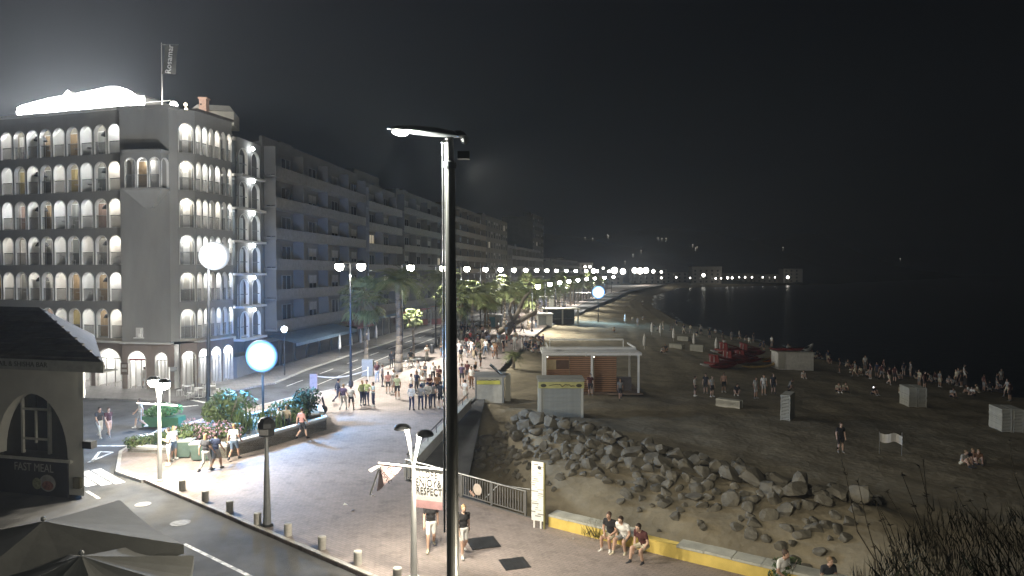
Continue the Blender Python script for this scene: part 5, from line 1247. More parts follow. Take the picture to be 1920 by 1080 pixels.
# weeds on the earth bank
def weed(p, h, w, seed, label, n=160, dry=.4):
    rr = random.Random(seed); t = thing('weed_tuft', label, 'plant', p, 0, 'weeds on the bank'); mb = MB()
    for i in range(n):
        c = Vector((rr.gauss(0, w * .25), rr.gauss(0, w * .25), 0)); d = Vector((rr.gauss(0, .45), rr.gauss(0, .45), 1)).normalized() * h * rr.uniform(.4, 1); s = d.orthogonal().normalized() * .012
        mb.add([c - s, c + s, c + d], [(0, 1, 2)], 0 if rr.random() > dry else 1)
    part('foliage', mb, [M_LEAF, M_PALMD], t)
weed(Vector((3.1, 24.1, .1)), .7, .9, 1, 'dry weeds poking over the yellow wall beside the sitting people', 260)
shrub(0, 0, 1.1, .75, 'dark green bush growing at the end of the yellow wall near the bottom edge', seed=71, n=1300, size=.07, base=Vector((8.3, 20.75, .1)))
for i in range(16):
    s = random.random(); q = Vector((-.8 + 11 * s + random.uniform(-1, 1), 30.2 - 7.3 * s + random.uniform(.3, 2.6))); 
    weed(Vector((q.x, q.y, z_beach(q.x, q.y) - .03)), random.uniform(.2, .5), random.uniform(.5, 1.2), 100 + i, f'low dry weed tuft on the bank below the boulders, {ordw(i+1)} of the scattered tufts', 120, .6)
# dark bushes close to the camera in the bottom corner
t = thing('dark_tree', 'dark bushy treetop with thin bare twigs filling the bottom corner', 'tree', (7.25, 9.7, -.15)); random.seed(8)
part('trunk', MB().path([Vector((0, 0, 0)), Vector((.1, .1, 3.2)), Vector((-.1, .2, 5.0))], [.16, .12, .05]), M_TRUNK, t)
mb = MB()
for i in range(4600):
    a = random.uniform(0, 6.28); r_ = 1.9 * math.sqrt(random.random()); x, y = r_ * 1.25 * math.cos(a), r_ * math.sin(a)
    top = 6.0 - .45 * (x - 1.2) ** 2 * .25 - .2 * y * y + .35 * math.sin(x * 3.1) * math.cos(y * 2.7); z = 3.6 + (top - 3.6) * random.random() ** .45
    d = Vector((random.gauss(0, .35), random.gauss(0, .35), 1)).normalized() * random.uniform(.18, .4); s = d.orthogonal().normalized() * .022; c = Vector((x, y, z)); mb.add([c - s, c + s, c + d], [(0, 1, 2)])
part('crown', mb, mat('black_leaf', (.02, .026, .014), .8, .4, 3), t)
for i in range(16):
    x, y = random.uniform(-2.4, 2.0), random.uniform(-1.2, 1.2); pts = [Vector((x * .7, y, 4.6))]; L = random.uniform(1.2, 2.6)
    for k in range(5): pts.append(pts[-1] + Vector((random.gauss(-.11, .06), random.gauss(0, .05), L / 5)))
    tw = MB().path(pts, [.014, .012, .010, .008, .006, .004], 5)
    for k in range(1, 6):
        for _ in range(5):
            d = Vector((random.gauss(0, 1), random.gauss(0, 1), random.gauss(.4, 1))).normalized() * random.uniform(.04, .09); s = d.orthogonal().normalized() * .012; tw.add([pts[k] - s, pts[k] + s, pts[k] + d], [(0, 1, 2)])
    part('twig', tw, mat('dark_twig', (.035, .03, .02), .85), t)

# ------------------------------------------------------------------ beach things
def bp3(px, py): p = BP(px, py); return Vector((p.x, p.y, p.z))
FP_C = MB().lathe([(.05, .45), (.17, .55), (.2, 1.1), (.13, 1.75), (.03, 2.05)], n=10).mesh('folded_canopy', M_CLOTHW); FP_P = MB().tube((0, 0, -.1), (0, 0, 2.15), .025, n=6).mesh('pole', M_WMET)
for i, (x, y) in enumerate([(1208, 655), (1222, 628), (1238, 630), (1263, 640), (1301, 651), (1343, 661), (1172, 607)]):
    t = thing('beach_parasol', f'folded white beach parasol stuck in the sand, {["beside the pavilion roof", "small one far up the beach", "with banded cover behind it", "in the middle of the row", "taller one before the pedal boats", "nearest the red boats", "farthest toward the blue floodlight"][i]}', 'parasol', bp3(x, y), 0, 'folded beach parasols')
    obj('folded_canopy', FP_C, t, scale=(1.15, 1.15, 1)); obj('pole', FP_P, t)
SB = MB().box((0, 0, .05), (.64, 1.9, .05)).box((-.3, 0, .02), (.04, 1.9, .09)).box((.3, 0, .02), (.04, 1.9, .09)).mesh('sunbed', mat('sunbed_plastic', (.55, .54, .47), .6, .1, 3))
def sunbeds(px, py, n, label, rz=0.0, sc=1.0, cols=1):
    t = thing('sunbed_stack', label, 'sunbeds', bp3(px, py), rz, 'stacks of sunbeds on the sand', sc)
    for c in range(cols):
        for k in range(n): obj('sunbed', SB, t, (.72 * c + random.uniform(-.015, .015), .95 + random.uniform(-.02, .02), .1 * k + .03))
sunbeds(1472, 789, 18, 'tall narrow stack of white sunbeds alone on the near sand', -.55)
sunbeds(1712, 764, 16, 'tilted stack of white sunbeds near the waterline people', -.15, 1.0, 2)
sunbeds(1888, 811, 16, 'broad stack of white sunbeds at the picture\'s edge', -.2, 1.0, 2)
for i, (x, y) in enumerate([(1280, 655), (1292, 640), (1320, 660), (1390, 766)]):
    sunbeds(x, y, [7, 7, 9, 6][i], ['low sunbed stack by the first folded parasols', 'low sunbed stack farther up by the parasols', 'low sunbed stack before the red pedal boats', 'small sunbed stack before the standing group'][i], .9)
p = bp3(1668, 852); t = thing('cloth_screen', 'pale windblown cloth hung on two poles on the dark sand', 'windbreak', p, -.2)
cs_ = MB()
for i in range(9):
    for j in range(5): cs_.v.append((-.55 + 1.2 * i / 8, .06 * math.sin(i * 1.3), 1.25 - .12 * i / 8 - .5 * j / 4 - .08 * math.sin(i * .9)))
for i in range(8):
    for j in range(4): a = i * 5 + j; cs_.f.append((a, a + 1, a + 6, a + 5)); cs_.m.append(0)
part('cloth', cs_, M_CLOTHW, t)
for x in (-.55, .64): part('pole', MB().tube((x, 0, -.2), (x, 0, 1.3), .02, n=6), M_GMET, t)
# hut with kayaks on the roof, boats
p = bp3(1492, 694); t = thing('rental_hut', 'white box hut with kayaks lying on its roof by the pedal boats', 'hut', p, -.05)
part('body', MB().box((0, 1.2, .95), (4.0, 2.4, 2.0)), mat('hut_white', (.55, .54, .50), .7), t); part('roof', MB().box((0, 1.2, 2.0), (4.2, 2.6, .12)), M_KIO, t); part('side_panel', MB().box((-1.6, -.03, 1.1), (.7, .06, 1.9)), M_CREAM, t)
def kayak_mesh(L, w, h, m):
    mb = MB(); n = 12; secs = 11; vs = []
    for j in range(secs):
        s = j / (secs - 1); k_ = math.sin(math.pi * (.04 + .92 * s)) ** .7; rise = .16 * (2 * s - 1) ** 4
        for i in range(n):
            a = 2 * math.pi * i / n; vs.append((L * (s - .5), w / 2 * k_ * math.cos(a), rise + h / 2 * k_ * math.sin(a)))
    fs = [(j * n + i, j * n + (i + 1) % n, (j + 1) * n + (i + 1) % n, (j + 1) * n + i) for j in range(secs - 1) for i in range(n)] + [tuple(range(n))[::-1], tuple(range((secs - 1) * n, secs * n))]
    mb.add(vs, fs, 0); mb.ell((.1, 0, h / 2 - .01), (.55, w * .3, .05), 12, 6, 1); mb.ell((-1.0, 0, h / 2 - .03), (.3, w * .22, .05), 10, 6, 1)
    return mb.mesh('kayak', [m, M_DARKM], True)
KY = {c: kayak_mesh(3.4, .78, .38, m) for c, m in (('red', M_RED), ('orange', M_ORANGE), ('white', mat('boat_white', (.6, .6, .58), .5)), ('ochre', mat('boat_ochre', (.34, .24, .09), .5)))}
ky = [(1480, 660, 'red', 2.55, .1, 0), (1500, 658, 'red', 2.55, .25, 0), (1521, 664, 'white', 2.5, .75, -.25), (1440, 690, 'ochre', .3, .35, -.18), (1452, 682, 'orange', .55, .3, -.22), (1466, 676, 'orange', .85, .32, -.2), (1425, 680, 'ochre', .35, .1, -.1), (1418, 691, 'ochre', .2, .15, 0)]
for i, (x, y, c, dz, rz, ry) in enumerate(ky):
    if i < 3:
        q = Vector((p.x + [-1.0, .4, 1.7][i], p.y + 1.1, p.z + 2.27)); 
    else: q = bp3(x, y); q.z += dz
    solo('kayak', KY[c], None, ['red kayak on the hut roof, leftmost', 'red kayak on the hut roof, middle', 'white kayak jutting off the hut roof', 'ochre kayak leaning low between boats and hut', 'orange kayak leaning in the middle beside the hut', 'orange kayak leaning highest beside the hut wall', 'ochre kayak lying behind the pedal boats', 'ochre kayak lying lowest before the pedal boats'][i], 'kayak', q, rz, 'kayaks by the rental hut').rotation_euler = (0, ry, rz)
def pedal_boat(px, py, rz, tilt, label, dz=0, m=M_RED):
    t = thing('pedal_boat', label, 'pedal boat', bp3(px, py) + Vector((0, 0, dz)), rz, 'red pedal boats', 1.25); t.rotation_euler = (tilt, 0, rz)
    for s in (-1, 1): obj('hull', KY['white'] if s > 0 else KY['red'], t, (0, .55 * s, .22), 0, (1.0, .9, 1.1))
    part('deck', MB().box((0, 0, .5), (2.4, 1.3, .16)), m, t)
    for s in (-.33, .33): part('seat', MB().box((-.35, s, .66), (.45, .5, .16)).box((-.6, s, .95), (.1, .5, .6), ry=-.2), m, t)
    sl_ = MB(); sl_.add([(-.9, -.3, 1.15), (-.9, .3, 1.15), (1.2, .3, .6), (1.2, -.3, .6), (-.9, -.3, 1.25), (-.9, .3, 1.25), (1.2, .3, .7), (1.2, -.3, .7)], [(0, 3, 2, 1), (4, 5, 6, 7), (0, 1, 5, 4), (1, 2, 6, 5), (2, 3, 7, 6), (3, 0, 4, 7)]); part('slide', sl_, m, t)
    [part('slide_leg', MB().tube((-.85, q_, .5), (-.85, q_, 1.15), .03, n=6), M_WMET, t) for q_ in (-.25, .25)]
for i, (x, y, rz, tl, dz) in enumerate([(1348, 690, .5, 0, 0), (1372, 686, .42, .1, .35), (1396, 682, .5, -.06, .1), (1365, 676, .4, .05, .75), (1402, 674, .35, .1, .6)]):
    pedal_boat(x, y, rz, tl, ['red pedal boat parked leftmost with pale hull ends', 'red pedal boat stacked in the pile\'s middle front', 'red pedal boat at the pile\'s hut end', 'red pedal boat topmost of the pile', 'red pedal boat behind in the pile next to the kayaks'][i], dz)
# scooter / cargo cart parked at planter end
p = GP(588, 776); t = thing('parked_scooter', 'dark parked scooter at the planter\'s end', 'scooter', p, .25)
for x in (-.62, .62): part('wheel', MB().tube((x, -.05, .28), (x, .05, .28), .27, n=16), M_DARKM, t); 
part('body', MB().box((-.2, 0, .55), (.9, .32, .35)).box((.35, 0, .4), (.5, .3, .12)).box((.62, 0, .75), (.1, .3, .7), ry=-.25), mat('scooter_dark', (.05, .05, .07), .35), t)
part('seat', MB().box((-.3, 0, .78), (.75, .3, .12)), M_DARKM, t); part('handlebar', MB().tube((.52, -.32, 1.1), (.52, .32, 1.1), .02, n=6).tube((.62, 0, .9), (.52, 0, 1.1), .03, n=6), M_GMET, t); part('rear_box', MB().box((-.78, 0, .95), (.35, .4, .32)), M_DARKM, t)
# bicycles leaning at the second lamp
def bicycle(px, py, rz, label):
    t = thing('bicycle', label, 'bicycle', GP(px, py), rz, 'bicycles by the palm')
    for x in (-.52, .52):
        w = MB()
        for i in range(16): a, b = 2 * math.pi * i / 16, 2 * math.pi * (i + 1) / 16; w.tube((x + .33 * math.cos(a), 0, .34 + .33 * math.sin(a)), (x + .33 * math.cos(b), 0, .34 + .33 * math.sin(b)), .02, n=5)
        part('wheel', w, M_DARKM, t)
    part('frame', MB().tube((-.52, 0, .34), (-.1, 0, .3), .02).tube((-.1, 0, .3), (.38, 0, .82), .022).tube((-.1, 0, .3), (-.22, 0, .82), .02).tube((-.22, 0, .78), (.38, 0, .8), .02).tube((-.52, 0, .34), (-.22, 0, .78), .016).tube((.38, 0, .85), (.52, 0, .34), .02), M_GALV, t)
    part('saddle', MB().box((-.24, 0, .88), (.24, .12, .06)), M_DARKM, t); part('handlebar', MB().tube((.36, -.28, 1.0), (.36, .28, 1.0), .016, n=6).tube((.38, 0, .82), (.36, 0, 1.0), .016, n=6), M_DARKM, t)
bicycle(757, 692, .2, 'bicycle parked nearest the thick palm trunk'); bicycle(770, 689, .35, 'bicycle parked against the second promenade lamp'); bicycle(781, 687, .1, 'bicycle parked farthest from the thick palm trunk')
# street bins and barrier
for i, (x, y) in enumerate([(810, 663), (826, 648), (690, 705)]):
    t = thing('litter_bin', ['dark cylindrical litter bin left of the tall pole', 'dark litter bin fixed at the far palm trunk', 'grey electricity cabinet at the street kerb'][i], 'bin', GP(x, y))
    part('drum', MB().lathe([(.24, .05), (.28, .3), (.28, .95), (.24, 1.05), (.1, 1.1)], n=14) if i < 2 else MB().box((0, 0, .75), (1.0, .5, 1.5)), M_DARKM if i < 2 else M_GMET, t); part('base', MB().lathe([(.2, 0), (.2, .06)], n=10) if i < 2 else MB().box((0, 0, .04), (1.1, .6, .08)), M_GMET, t)
a = GP(588, 729, -.12); b = GP(690, 716, -.12); t = thing('road_barrier', 'sagging white tape strung between two posts across the street', 'barrier', a)
d = b - a; pts = [d * (i / 8) + Vector((0, 0, 1.0 - .35 * math.sin(math.pi * i / 8))) for i in range(9)]
tp = MB()
for q, w in zip(pts[:-1], pts[1:]): tp.add([q, w, w + Vector((0, 0, .09)), q + Vector((0, 0, .09))], [(0, 1, 2, 3)])
part('tape', tp, M_CLOTHW, t); part('board', MB().box((0, 0, .6), (.6, .1, 1.2)), mat('board_pink', (.6, .42, .38), .8), t); part('post', MB().tube(d, d + Vector((0, 0, 1.3)), .05), M_WMET, t)
# terrace furniture at the hotel corner
for i, (x, y) in enumerate([(352, 742), (372, 746), (395, 742)]):
    t = thing('terrace_table', f'small white terrace table by the hotel\'s bright shop, {ORD[i]} from the corner', 'table', GP(x, y), i * .7, 'terrace tables'); obj('table_top', TT, t); obj('table_leg', TG, t); obj('chair', TCH, t, (.55, 0, 0), 1.5); obj('chair', TCH, t, (-.55, 0, 0), -1.5)
p = GP(318, 757); t = thing('sign_post', 'slim pale sign post standing before the hotel arches', 'sign post', p); part('pole', MB().tube((0, 0, 0), (0, 0, 2.6), .06), M_WMET, t); part('sign_plate', MB().box((.25, 0, 2.45), (.6, .05, .3)), M_GMET, t); part('base', MB().lathe([(.15, 0), (.15, .04), (.07, .06)], n=10), M_GMET, t)
t = thing('street_lantern', 'white lantern on a bracket under the awning by the blue floodlight', 'lamp', DP(533, 618, 62) - Vector((0, 0, 4))); part('pole', MB().tube((0, 0, -.1), (0, 0, 3.8), .06), M_DARKM, t); part('lantern', MB().lathe([(.15, -.25), (.3, .0), (.26, .2), (.05, .32)], (0, 0, 4), n=10), lamp_mat('lantern_glow', (.9, .96, 1), 8), t)
# ------------------------------------------------------------------ people
def cone_sphere(mb, p0, r0, p1, r1, n=10):
    mb.ell(p0, r0, n, 6); mb.ell(p1, r1, n, 6); mb.tube(p0, p1, r0 * .99, r1 * .99, n)
def rotx(v, a): return Vector((v[0], v[1] * math.cos(a) - v[2] * math.sin(a), v[1] * math.sin(a) + v[2] * math.cos(a)))
def pose_joints(kind):
    J = {}
    hipz = .90; bend = 0.0; hy = 0
    legs = {}; 
    def leg(s, knee, ank, foot=-.0): legs[s] = (Vector((s * .095, hy, hipz)), Vector(knee), Vector(ank))
    if kind in ('stand', 'phone', 'hips', 'back'):
        leg(-1, (-.11, -.02, .48), (-.12, .02, .08)); leg(1, (.11, -.02, .48), (.13, .02, .08))
    elif kind == 'walk':
        leg(-1, (-.10, -.20, .50), (-.10, -.26, .09)); leg(1, (.10, .02, .47), (.10, .34, .16))
    elif kind == 'sit':
        hipz = .50; bend = .22; leg(-1, (-.14, -.43, .47), (-.15, -.40, .08)); leg(1, (.14, -.43, .47), (.13, -.33, .08))
    elif kind == 'sitfar':
        hipz = .50; bend = .45; leg(-1, (-.17, -.42, .47), (-.18, -.50, .08)); leg(1, (.16, -.43, .47), (.15, -.30, .08))
    elif kind == 'ground':
        hipz = .12; bend = .35; leg(-1, (-.14, -.38, .42), (-.14, -.55, .07)); leg(1, (.14, -.36, .44), (.12, -.58, .07))
    elif kind == 'crouch':
        hipz = .34; bend = .5; leg(-1, (-.15, -.33, .46), (-.13, .0, .08)); leg(1, (.15, -.3, .44), (.13, -.02, .08))
    base = Vector((0, hy, hipz))
    U = lambda x, y, z: base + rotx((x, y, z), bend)      # upper body, z above the hip
    J['pel'] = (U(0, .0, .02), (.155, .115, .12)); J['bel'] = (U(0, .0, .2), (.135, .10, .15)); J['che'] = (U(0, .01, .38), (.165, .115, .17)); J['sho'] = (U(-.13, .015, .49), U(.13, .015, .49))
    J['neck'] = (U(0, .0, .53), U(0, -.015, .62)); J['head'] = U(0, -.025, .70); J['U'] = U; J['legs'] = legs
    sh = {s: U(s * .185, .015, .49) for s in (-1, 1)}; arms = {}
    for s in (-1, 1):
        e, w = U(s * .235, .04, .22), U(s * .245, -.05, -.03)
        if kind == 'walk': e, w = U(s * .22, .04 + .10 * s, .22), U(s * .23, -.07 + .20 * s, -.01)
        if kind == 'phone' : e, w = U(s * .22, .0, .21), U(s * .06, -.26, .30)
        if kind == 'hips': e, w = U(s * .33, .09, .26), U(s * .17, -.04, .08)
        if kind == 'back': e, w = U(s * .25, .10, .23), U(s * .05, .16, .02)
        if kind in ('sit', 'sitfar'): e, w = U(s * .24, -.06, .22), (U(s * .07, -.30, .10) if kind == 'sit' else U(s * .14, -.36, .08))
        if kind == 'ground': e, w = U(s * .24, -.14, .24), U(s * .12, -.36, .26)
        if kind == 'crouch': e, w = U(s * .24, -.16, .22), U(s * .1, -.38, .12)
        arms[s] = (sh[s], e, w)
    J['arms'] = arms
    return J
def build_body(kind, female=False, longhair=False, cap=False):
    J = pose_joints(kind); mb = MB(); prims = []
    def cap_(a, ra, b, rb, reg): cone_sphere(mb, a, ra, b, rb); prims.append((Vector(a), Vector(b), ra, rb, reg))
    def el_(c, r, reg): mb.ell(c, r, 14, 9); prims.append((Vector(c), Vector(c), min(r), min(r), reg))
    for k in ('pel', 'bel', 'che'):
        c, r = J[k]; r = (r[0] * (.93 if female and k != 'pel' else 1), r[1], r[2]); el_(c, r, 'hip' if k == 'pel' else 'torso')
    U = J['U']
    cap_(U(-.06, .01, .2), .10, U(.06, .01, .2), .10, 'torso'); cap_(U(-.07, .01, .36), .11, U(.07, .01, .36), .11, 'torso'); cap_(U(-.06, 0, .03), .115, U(.06, 0, .03), .115, 'hip')
    cap_(J['sho'][0], .075, J['sho'][1], .075, 'torso'); cap_(J['neck'][0], .055, J['neck'][1], .052, 'skin')
    h = J['head']; el_(h + Vector((0, -.005, .015)), (.078, .095, .115), 'head'); el_(h + Vector((0, -.03, -.06)), (.055, .06, .055), 'skin')
    mb.ell(h + Vector((0, -.105, -.015)), (.014, .022, .024), 8, 5)
    for s in (-1, 1): mb.ell(h + Vector((s * .08, .01, 0)), (.014, .022, .032), 8, 5)
    el_(h + Vector((0, .02, .05)), (.088, .098, .095), 'hair')
    if longhair: el_(h + Vector((0, .065, -.06)), (.085, .05, .16), 'hair')
    if cap: el_(h + Vector((0, -.08, .065)), (.075, .08, .018), 'hair')
    for s in (-1, 1):
        a, e, w = J['arms'][s]; cap_(a, .064, e, .046, 'uarm'); cap_(e, .045, w, .031, 'farm')
        d = (w - e).normalized(); cap_(w, .034, w + d * .07, .036, 'hand')
        hp_, kn, an = J['legs'][s]; cap_(hp_, .098, kn, .066, 'thigh'); cap_(kn, .062, an, .042, 'shin'); ca = kn.lerp(an, .3) + Vector((0, .02, 0)); el_(ca, (.056, .06, .1), 'shin')
        f0 = Vector((an.x, an.y + .03, max(.045, an.z - .035))); cap_(f0, .046, f0 + Vector((s * .03, -.17, -.008)), .04, 'foot')
    me = mb.mesh('body', M_CLOTHW); o = bpy.data.objects.new('tmp', me); COL.objects.link(o)
    m1 = o.modifiers.new('r', 'REMESH'); m1.mode = 'VOXEL'; m1.voxel_size = .017
    m2 = o.modifiers.new('s', 'SMOOTH'); m2.factor = .5; m2.iterations = 3
    m3 = o.modifiers.new('d', 'DECIMATE'); m3.ratio = .22
    out = bpy.data.meshes.new_from_object(o.evaluated_get(bpy.context.evaluated_depsgraph_get())); bpy.data.objects.remove(o); bpy.data.meshes.remove(me)
    n = len(out.polygons); cen = np.empty(n * 3); out.polygons.foreach_get('center', cen); cen = cen.reshape(-1, 3)
    best = np.full(n, 1e9); reg = np.zeros(n, int); tt = np.zeros(n)
    for i, (a, b, ra, rb, rg) in enumerate(prims):
        A = np.array(a); D = np.array(b) - A; L2 = D @ D
        t = np.clip(((cen - A) @ D) / L2, 0, 1) if L2 > 0 else np.zeros(n); dist = np.linalg.norm(cen - A - t[:, None] * D, axis=1) - (ra + (rb - ra) * t)
        m = dist < best; best[m] = dist[m]; reg[m] = i; tt[m] = t[m]
    idx = []; hz = h
    for i in range(n):
        rg = prims[reg[i]][4]; t = tt[i]; c = cen[i]
        if rg in ('head', 'hair', 'skin') and c[2] > h.z - .2:
            face = c[1] < h.y - .035 and c[2] < h.z + .065
            idx.append(4 if (rg == 'hair' or (rg == 'head' and not face)) and not (face and rg != 'hair') else 0)
        elif rg == 'torso': idx.append(1)
        elif rg == 'hip': idx.append(1 if (Vector(c) - J['pel'][0]).dot(U(0, 0, 1) - U(0, 0, 0)) > .05 else 2)
        elif rg == 'uarm': idx.append(1 if t < .62 else 5)
        elif rg == 'farm': idx.append(5)
        elif rg == 'thigh': idx.append(2 if t < .82 else 6)
        elif rg == 'shin': idx.append(6 if t < .82 else 3)
        elif rg == 'foot': idx.append(3)
        else: idx.append(0)
    # fingers, eyes, mouth in the same mesh
    ex = MB()
    for s in (-1, 1):
        a, e, w = J['arms'][s]; d = (w - e).normalized(); sd = d.cross(Vector((s, .2, 0))).normalized(); pm = w + d * .08; inn = Vector((-s, 0, 0)); inn = (inn - d * inn.dot(d)).normalized()
        for k, l in enumerate((.062, .072, .068, .052)):
            b0 = pm + sd * (k - 1.5) * .019; k1 = b0 + d * l * .55; k2 = k1 + (d * .8 + inn * .5) * l * .5
            ex.tube(b0, k1, .0095, .009, 6).tube(k1, k2, .009, .007, 6)
        b0 = w + d * .03 - sd * .03; k1 = b0 + (d * .6 - sd * .7).normalized() * .04; ex.tube(b0, k1, .011, .01, 6).tube(k1, k1 + (d * .9 + inn * .3) * .03, .01, .008, 6)
    nf = len(ex.f)
    for s in (-1, 1): ex.ell(h + Vector((s * .032, -.088, .008)), (.013, .008, .008), 8, 5)
    ex.ell(h + Vector((0, -.094, -.058)), (.022, .006, .006), 8, 5)
    bm = bmesh.new(); bm.from_mesh(out); ne = len(bm.verts); vs = [bm.verts.new(v) for v in ex.v]; k0 = len(bm.faces)
    for f in ex.f:
        try: bm.faces.new([vs[i] for i in f])
        except ValueError: pass
    bm.to_mesh(out); bm.free()
    idx += [0] * nf + [4] * (len(out.polygons) - n - nf)
    out.materials.clear()
    for i in range(7): out.materials.append(M_CLOTHW)
    out.polygons.foreach_set('material_index', idx[:len(out.polygons)]); out.polygons.foreach_set('use_smooth', [True] * len(out.polygons)); out.name = 'body'
    return out
BODY = {}
def body(kind, fem=False, lh=False, cap=False):
    k = (kind, fem, lh, cap)
    if k not in BODY: BODY[k] = build_body(*k)
    return BODY[k]
CLR = {'white': (.72, .71, .68), 'black': (.02, .02, .022), 'dark': (.045, .047, .055), 'navy': (.03, .04, .08), 'grey': (.25, .25, .25), 'lightgrey': (.45, .45, .44), 'red': (.38, .06, .05), 'pink': (.55, .3, .28), 'salmon': (.6, .36, .26), 'beige': (.45, .37, .26), 'blue': (.12, .2, .36), 'paleblue': (.35, .45, .52), 'olive': (.12, .13, .07), 'lime': (.36, .42, .2), 'brown': (.18, .1, .06), 'denim': (.10, .14, .2), 'maroon': (.08, .03, .03), 'cream': (.6, .55, .42), 'purple': (.12, .09, .16), 'palegreen': (.45, .52, .36)}
def cm(c): return mat('cloth_' + c, CLR[c], .9, .12, 9)
SKINS = [mat('skin_a', (.50, .33, .25), .6, .06, 8), mat('skin_b', (.40, .25, .18), .6, .06, 8), mat('skin_c', (.56, .39, .31), .6, .06, 8)]
HAIRS = [mat('hair_a', (.03, .02, .015), .6, .2, 20), mat('hair_b', (.07, .045, .03), .6, .2, 20), mat('hair_c', (.22, .15, .08), .6, .2, 20)]
rp_ = random.Random(4)
def person(p, pose, rz, top, bot, label, shorts=True, sleeves=False, fem=False, lh=False, shoe=None, sc=None, cap=False, group=None, hair=None):
    o = obj('person', body(pose, fem, lh, cap), None, p, R(rz), sc or rp_.uniform(.95, 1.05))
    sk = rp_.choice(SKINS); ms = [sk, cm(top), cm(bot), cm(shoe or rp_.choice(['white', 'dark', 'grey'])), hair or rp_.choice(HAIRS), cm(top) if sleeves else sk, sk if shorts else cm(bot)]
    if cap: ms[4] = cm('navy')
    for i, m in enumerate(ms): o.material_slots[i].link = 'OBJECT'; o.material_slots[i].material = m
    return tag(o, label, 'person', group)
G = GP
# the two walkers and the three sitters near the camera
person(G(808, 1031), 'walk', 8, 'black', 'white', 'person in black T-shirt and white shorts walking under the hanging banner', shoe='cream', sc=1.02)
person(G(869, 1042), 'walk', 20, 'black', 'white', 'person in black top and white shorts half hidden by the tall pole', shoe='white', sc=.98)
u = (Vector((4.2, 23.1, 0)) - Vector((1.35, 25.15, 0))).normalized(); wn_ = Vector((u.y, -u.x, 0)); face = math.degrees(math.atan2(wn_.y, wn_.x)) + 90
def sitter(px, py, *a, **k):
    q = G(px, py, .46); return person(Vector((q.x, q.y, -.05)), *a, **k)
sitter(1146, 1001, 'sit', face, 'black', 'cream', 'person in black T-shirt sitting first in the row on the yellow wall', sc=1.0, shoe='white')
sitter(1172, 1005, 'sitfar', face, 'white', 'grey', 'person in white shirt sitting in the middle on the yellow wall', sc=1.02, shoe='cream')
sitter(1208, 1022, 'sitfar', face - 10, 'maroon', 'cream', 'person in dark maroon top and pale shorts sitting last on the yellow wall', sc=1.04, shoe='dark')
person(GP(1463, 1112, -.3), 'sit', 30, 'white', 'denim', 'person in white shirt cut off by the bottom edge', sc=1.05)
person(GP(1549, 1122, -.3), 'sit', 10, 'dark', 'dark', 'dark haired person whose head shows at the bottom edge', sc=1.0)
# plaza left
person(G(187, 821), 'walk', 60, 'dark', 'white', 'person with long dark hair and white trousers walking beside the bar', False, fem=True, lh=True)
person(G(204, 820), 'walk', 60, 'maroon', 'salmon', 'person in dark red top and shorts walking beside the bar', fem=True)
person(G(263, 803), 'walk', -60, 'lightgrey', 'grey', 'person in pale grey passing left of the green hedge box')
person(G(271, 727), 'stand', 180, 'white', 'white', 'person in white standing at the hotel\'s arched door, left one'); person(G(279, 728), 'stand', 160, 'white', 'lightgrey', 'person in white standing at the hotel\'s arched door, right one')
person(G(317, 872), 'phone', -70, 'white', 'white', 'person all in white standing right beside the glaring plaza lamp', sc=1.05); person(G(326, 862), 'stand', 70, 'white', 'denim', 'person in white top and jeans facing the one beside the plaza lamp')
person(G(386, 885), 'walk', 165, 'dark', 'white', 'person with a dark top and white trousers walking away from the lamp', False, fem=True, lh=True); person(G(405, 881), 'walk', 170, 'navy', 'grey', 'person in navy T-shirt and grey shorts walking away from the lamp'); person(G(439, 863), 'walk', 175, 'white', 'denim', 'person in plain white shirt and dark shorts passing the planter', sc=1.05)
person(G(512, 822), 'sit', -40, 'white', 'white', 'person in white sitting on the planter edge behind the lantern head'); person(G(524, 818), 'phone', -40, 'white', 'navy', 'person in white top leaning toward the one on the planter'); person(G(537, 816), 'stand', 200, 'beige', 'dark', 'person in beige top and dark trousers standing at the planter', False); person(G(566, 824), 'walk', 150, 'pink', 'dark', 'person in pink shirt and dark shorts walking past the planter end', shoe='black')
person(G(508, 812), 'sit', 30, 'blue', 'navy', 'person in blue sitting deepest on the planter edge'); person(G(573, 776), 'sit', 20, 'purple', 'dark', 'person in purple sitting by the parked scooter')
# police and groups in the middle of the plaza
person(G(634, 755), 'walk', 120, 'navy', 'navy', 'person in dark uniform and cap walking toward the street lamp', False, True, cap=True); person(G(644, 769), 'walk', 170, 'purple', 'white', 'person with dark backpack colours and white trousers near the lamp foot', False); person(G(658, 769), 'walk', 175, 'white', 'dark', 'person in white top and dark shorts beside the white trousered walker')
person(G(679, 760), 'back', 60, 'lime', 'navy', 'officer in lime vest and dark trousers, first of the trio', False, True); person(G(688, 760), 'hips', -20, 'lime', 'navy', 'officer in lime vest and dark trousers, middle of the trio', False, True); person(G(700, 762), 'phone', -60, 'paleblue', 'navy', 'officer in pale shirt and dark trousers, last of the trio', False)
person(G(707, 717), 'stand', 30, 'maroon', 'white', 'person in dark red top and white trousers by the grey cabinet', False, fem=True); person(G(717, 725), 'stand', 100, 'grey', 'dark', 'person in grey top and dark trousers next to the white trousered one', False); person(G(728, 738), 'stand', 190, 'pink', 'dark', 'person in pink top and dark skirt amid the plaza', fem=True, lh=True); person(G(738, 736), 'stand', 150, 'white', 'white', 'person in white with pale hair behind the green shirt', hair=HAIRS[2]); person(G(745, 748), 'stand', 185, 'palegreen', 'dark', 'person in pale green shirt and dark shorts in the middle of the plaza', shoe='white')
person(G(734, 690), 'stand', 10, 'dark', 'dark', 'dark dressed person at the thick palm trunk, left one', False, True); person(G(742, 688), 'stand', 40, 'black', 'dark', 'dark dressed person at the thick palm trunk, nearer the trunk', False, True)
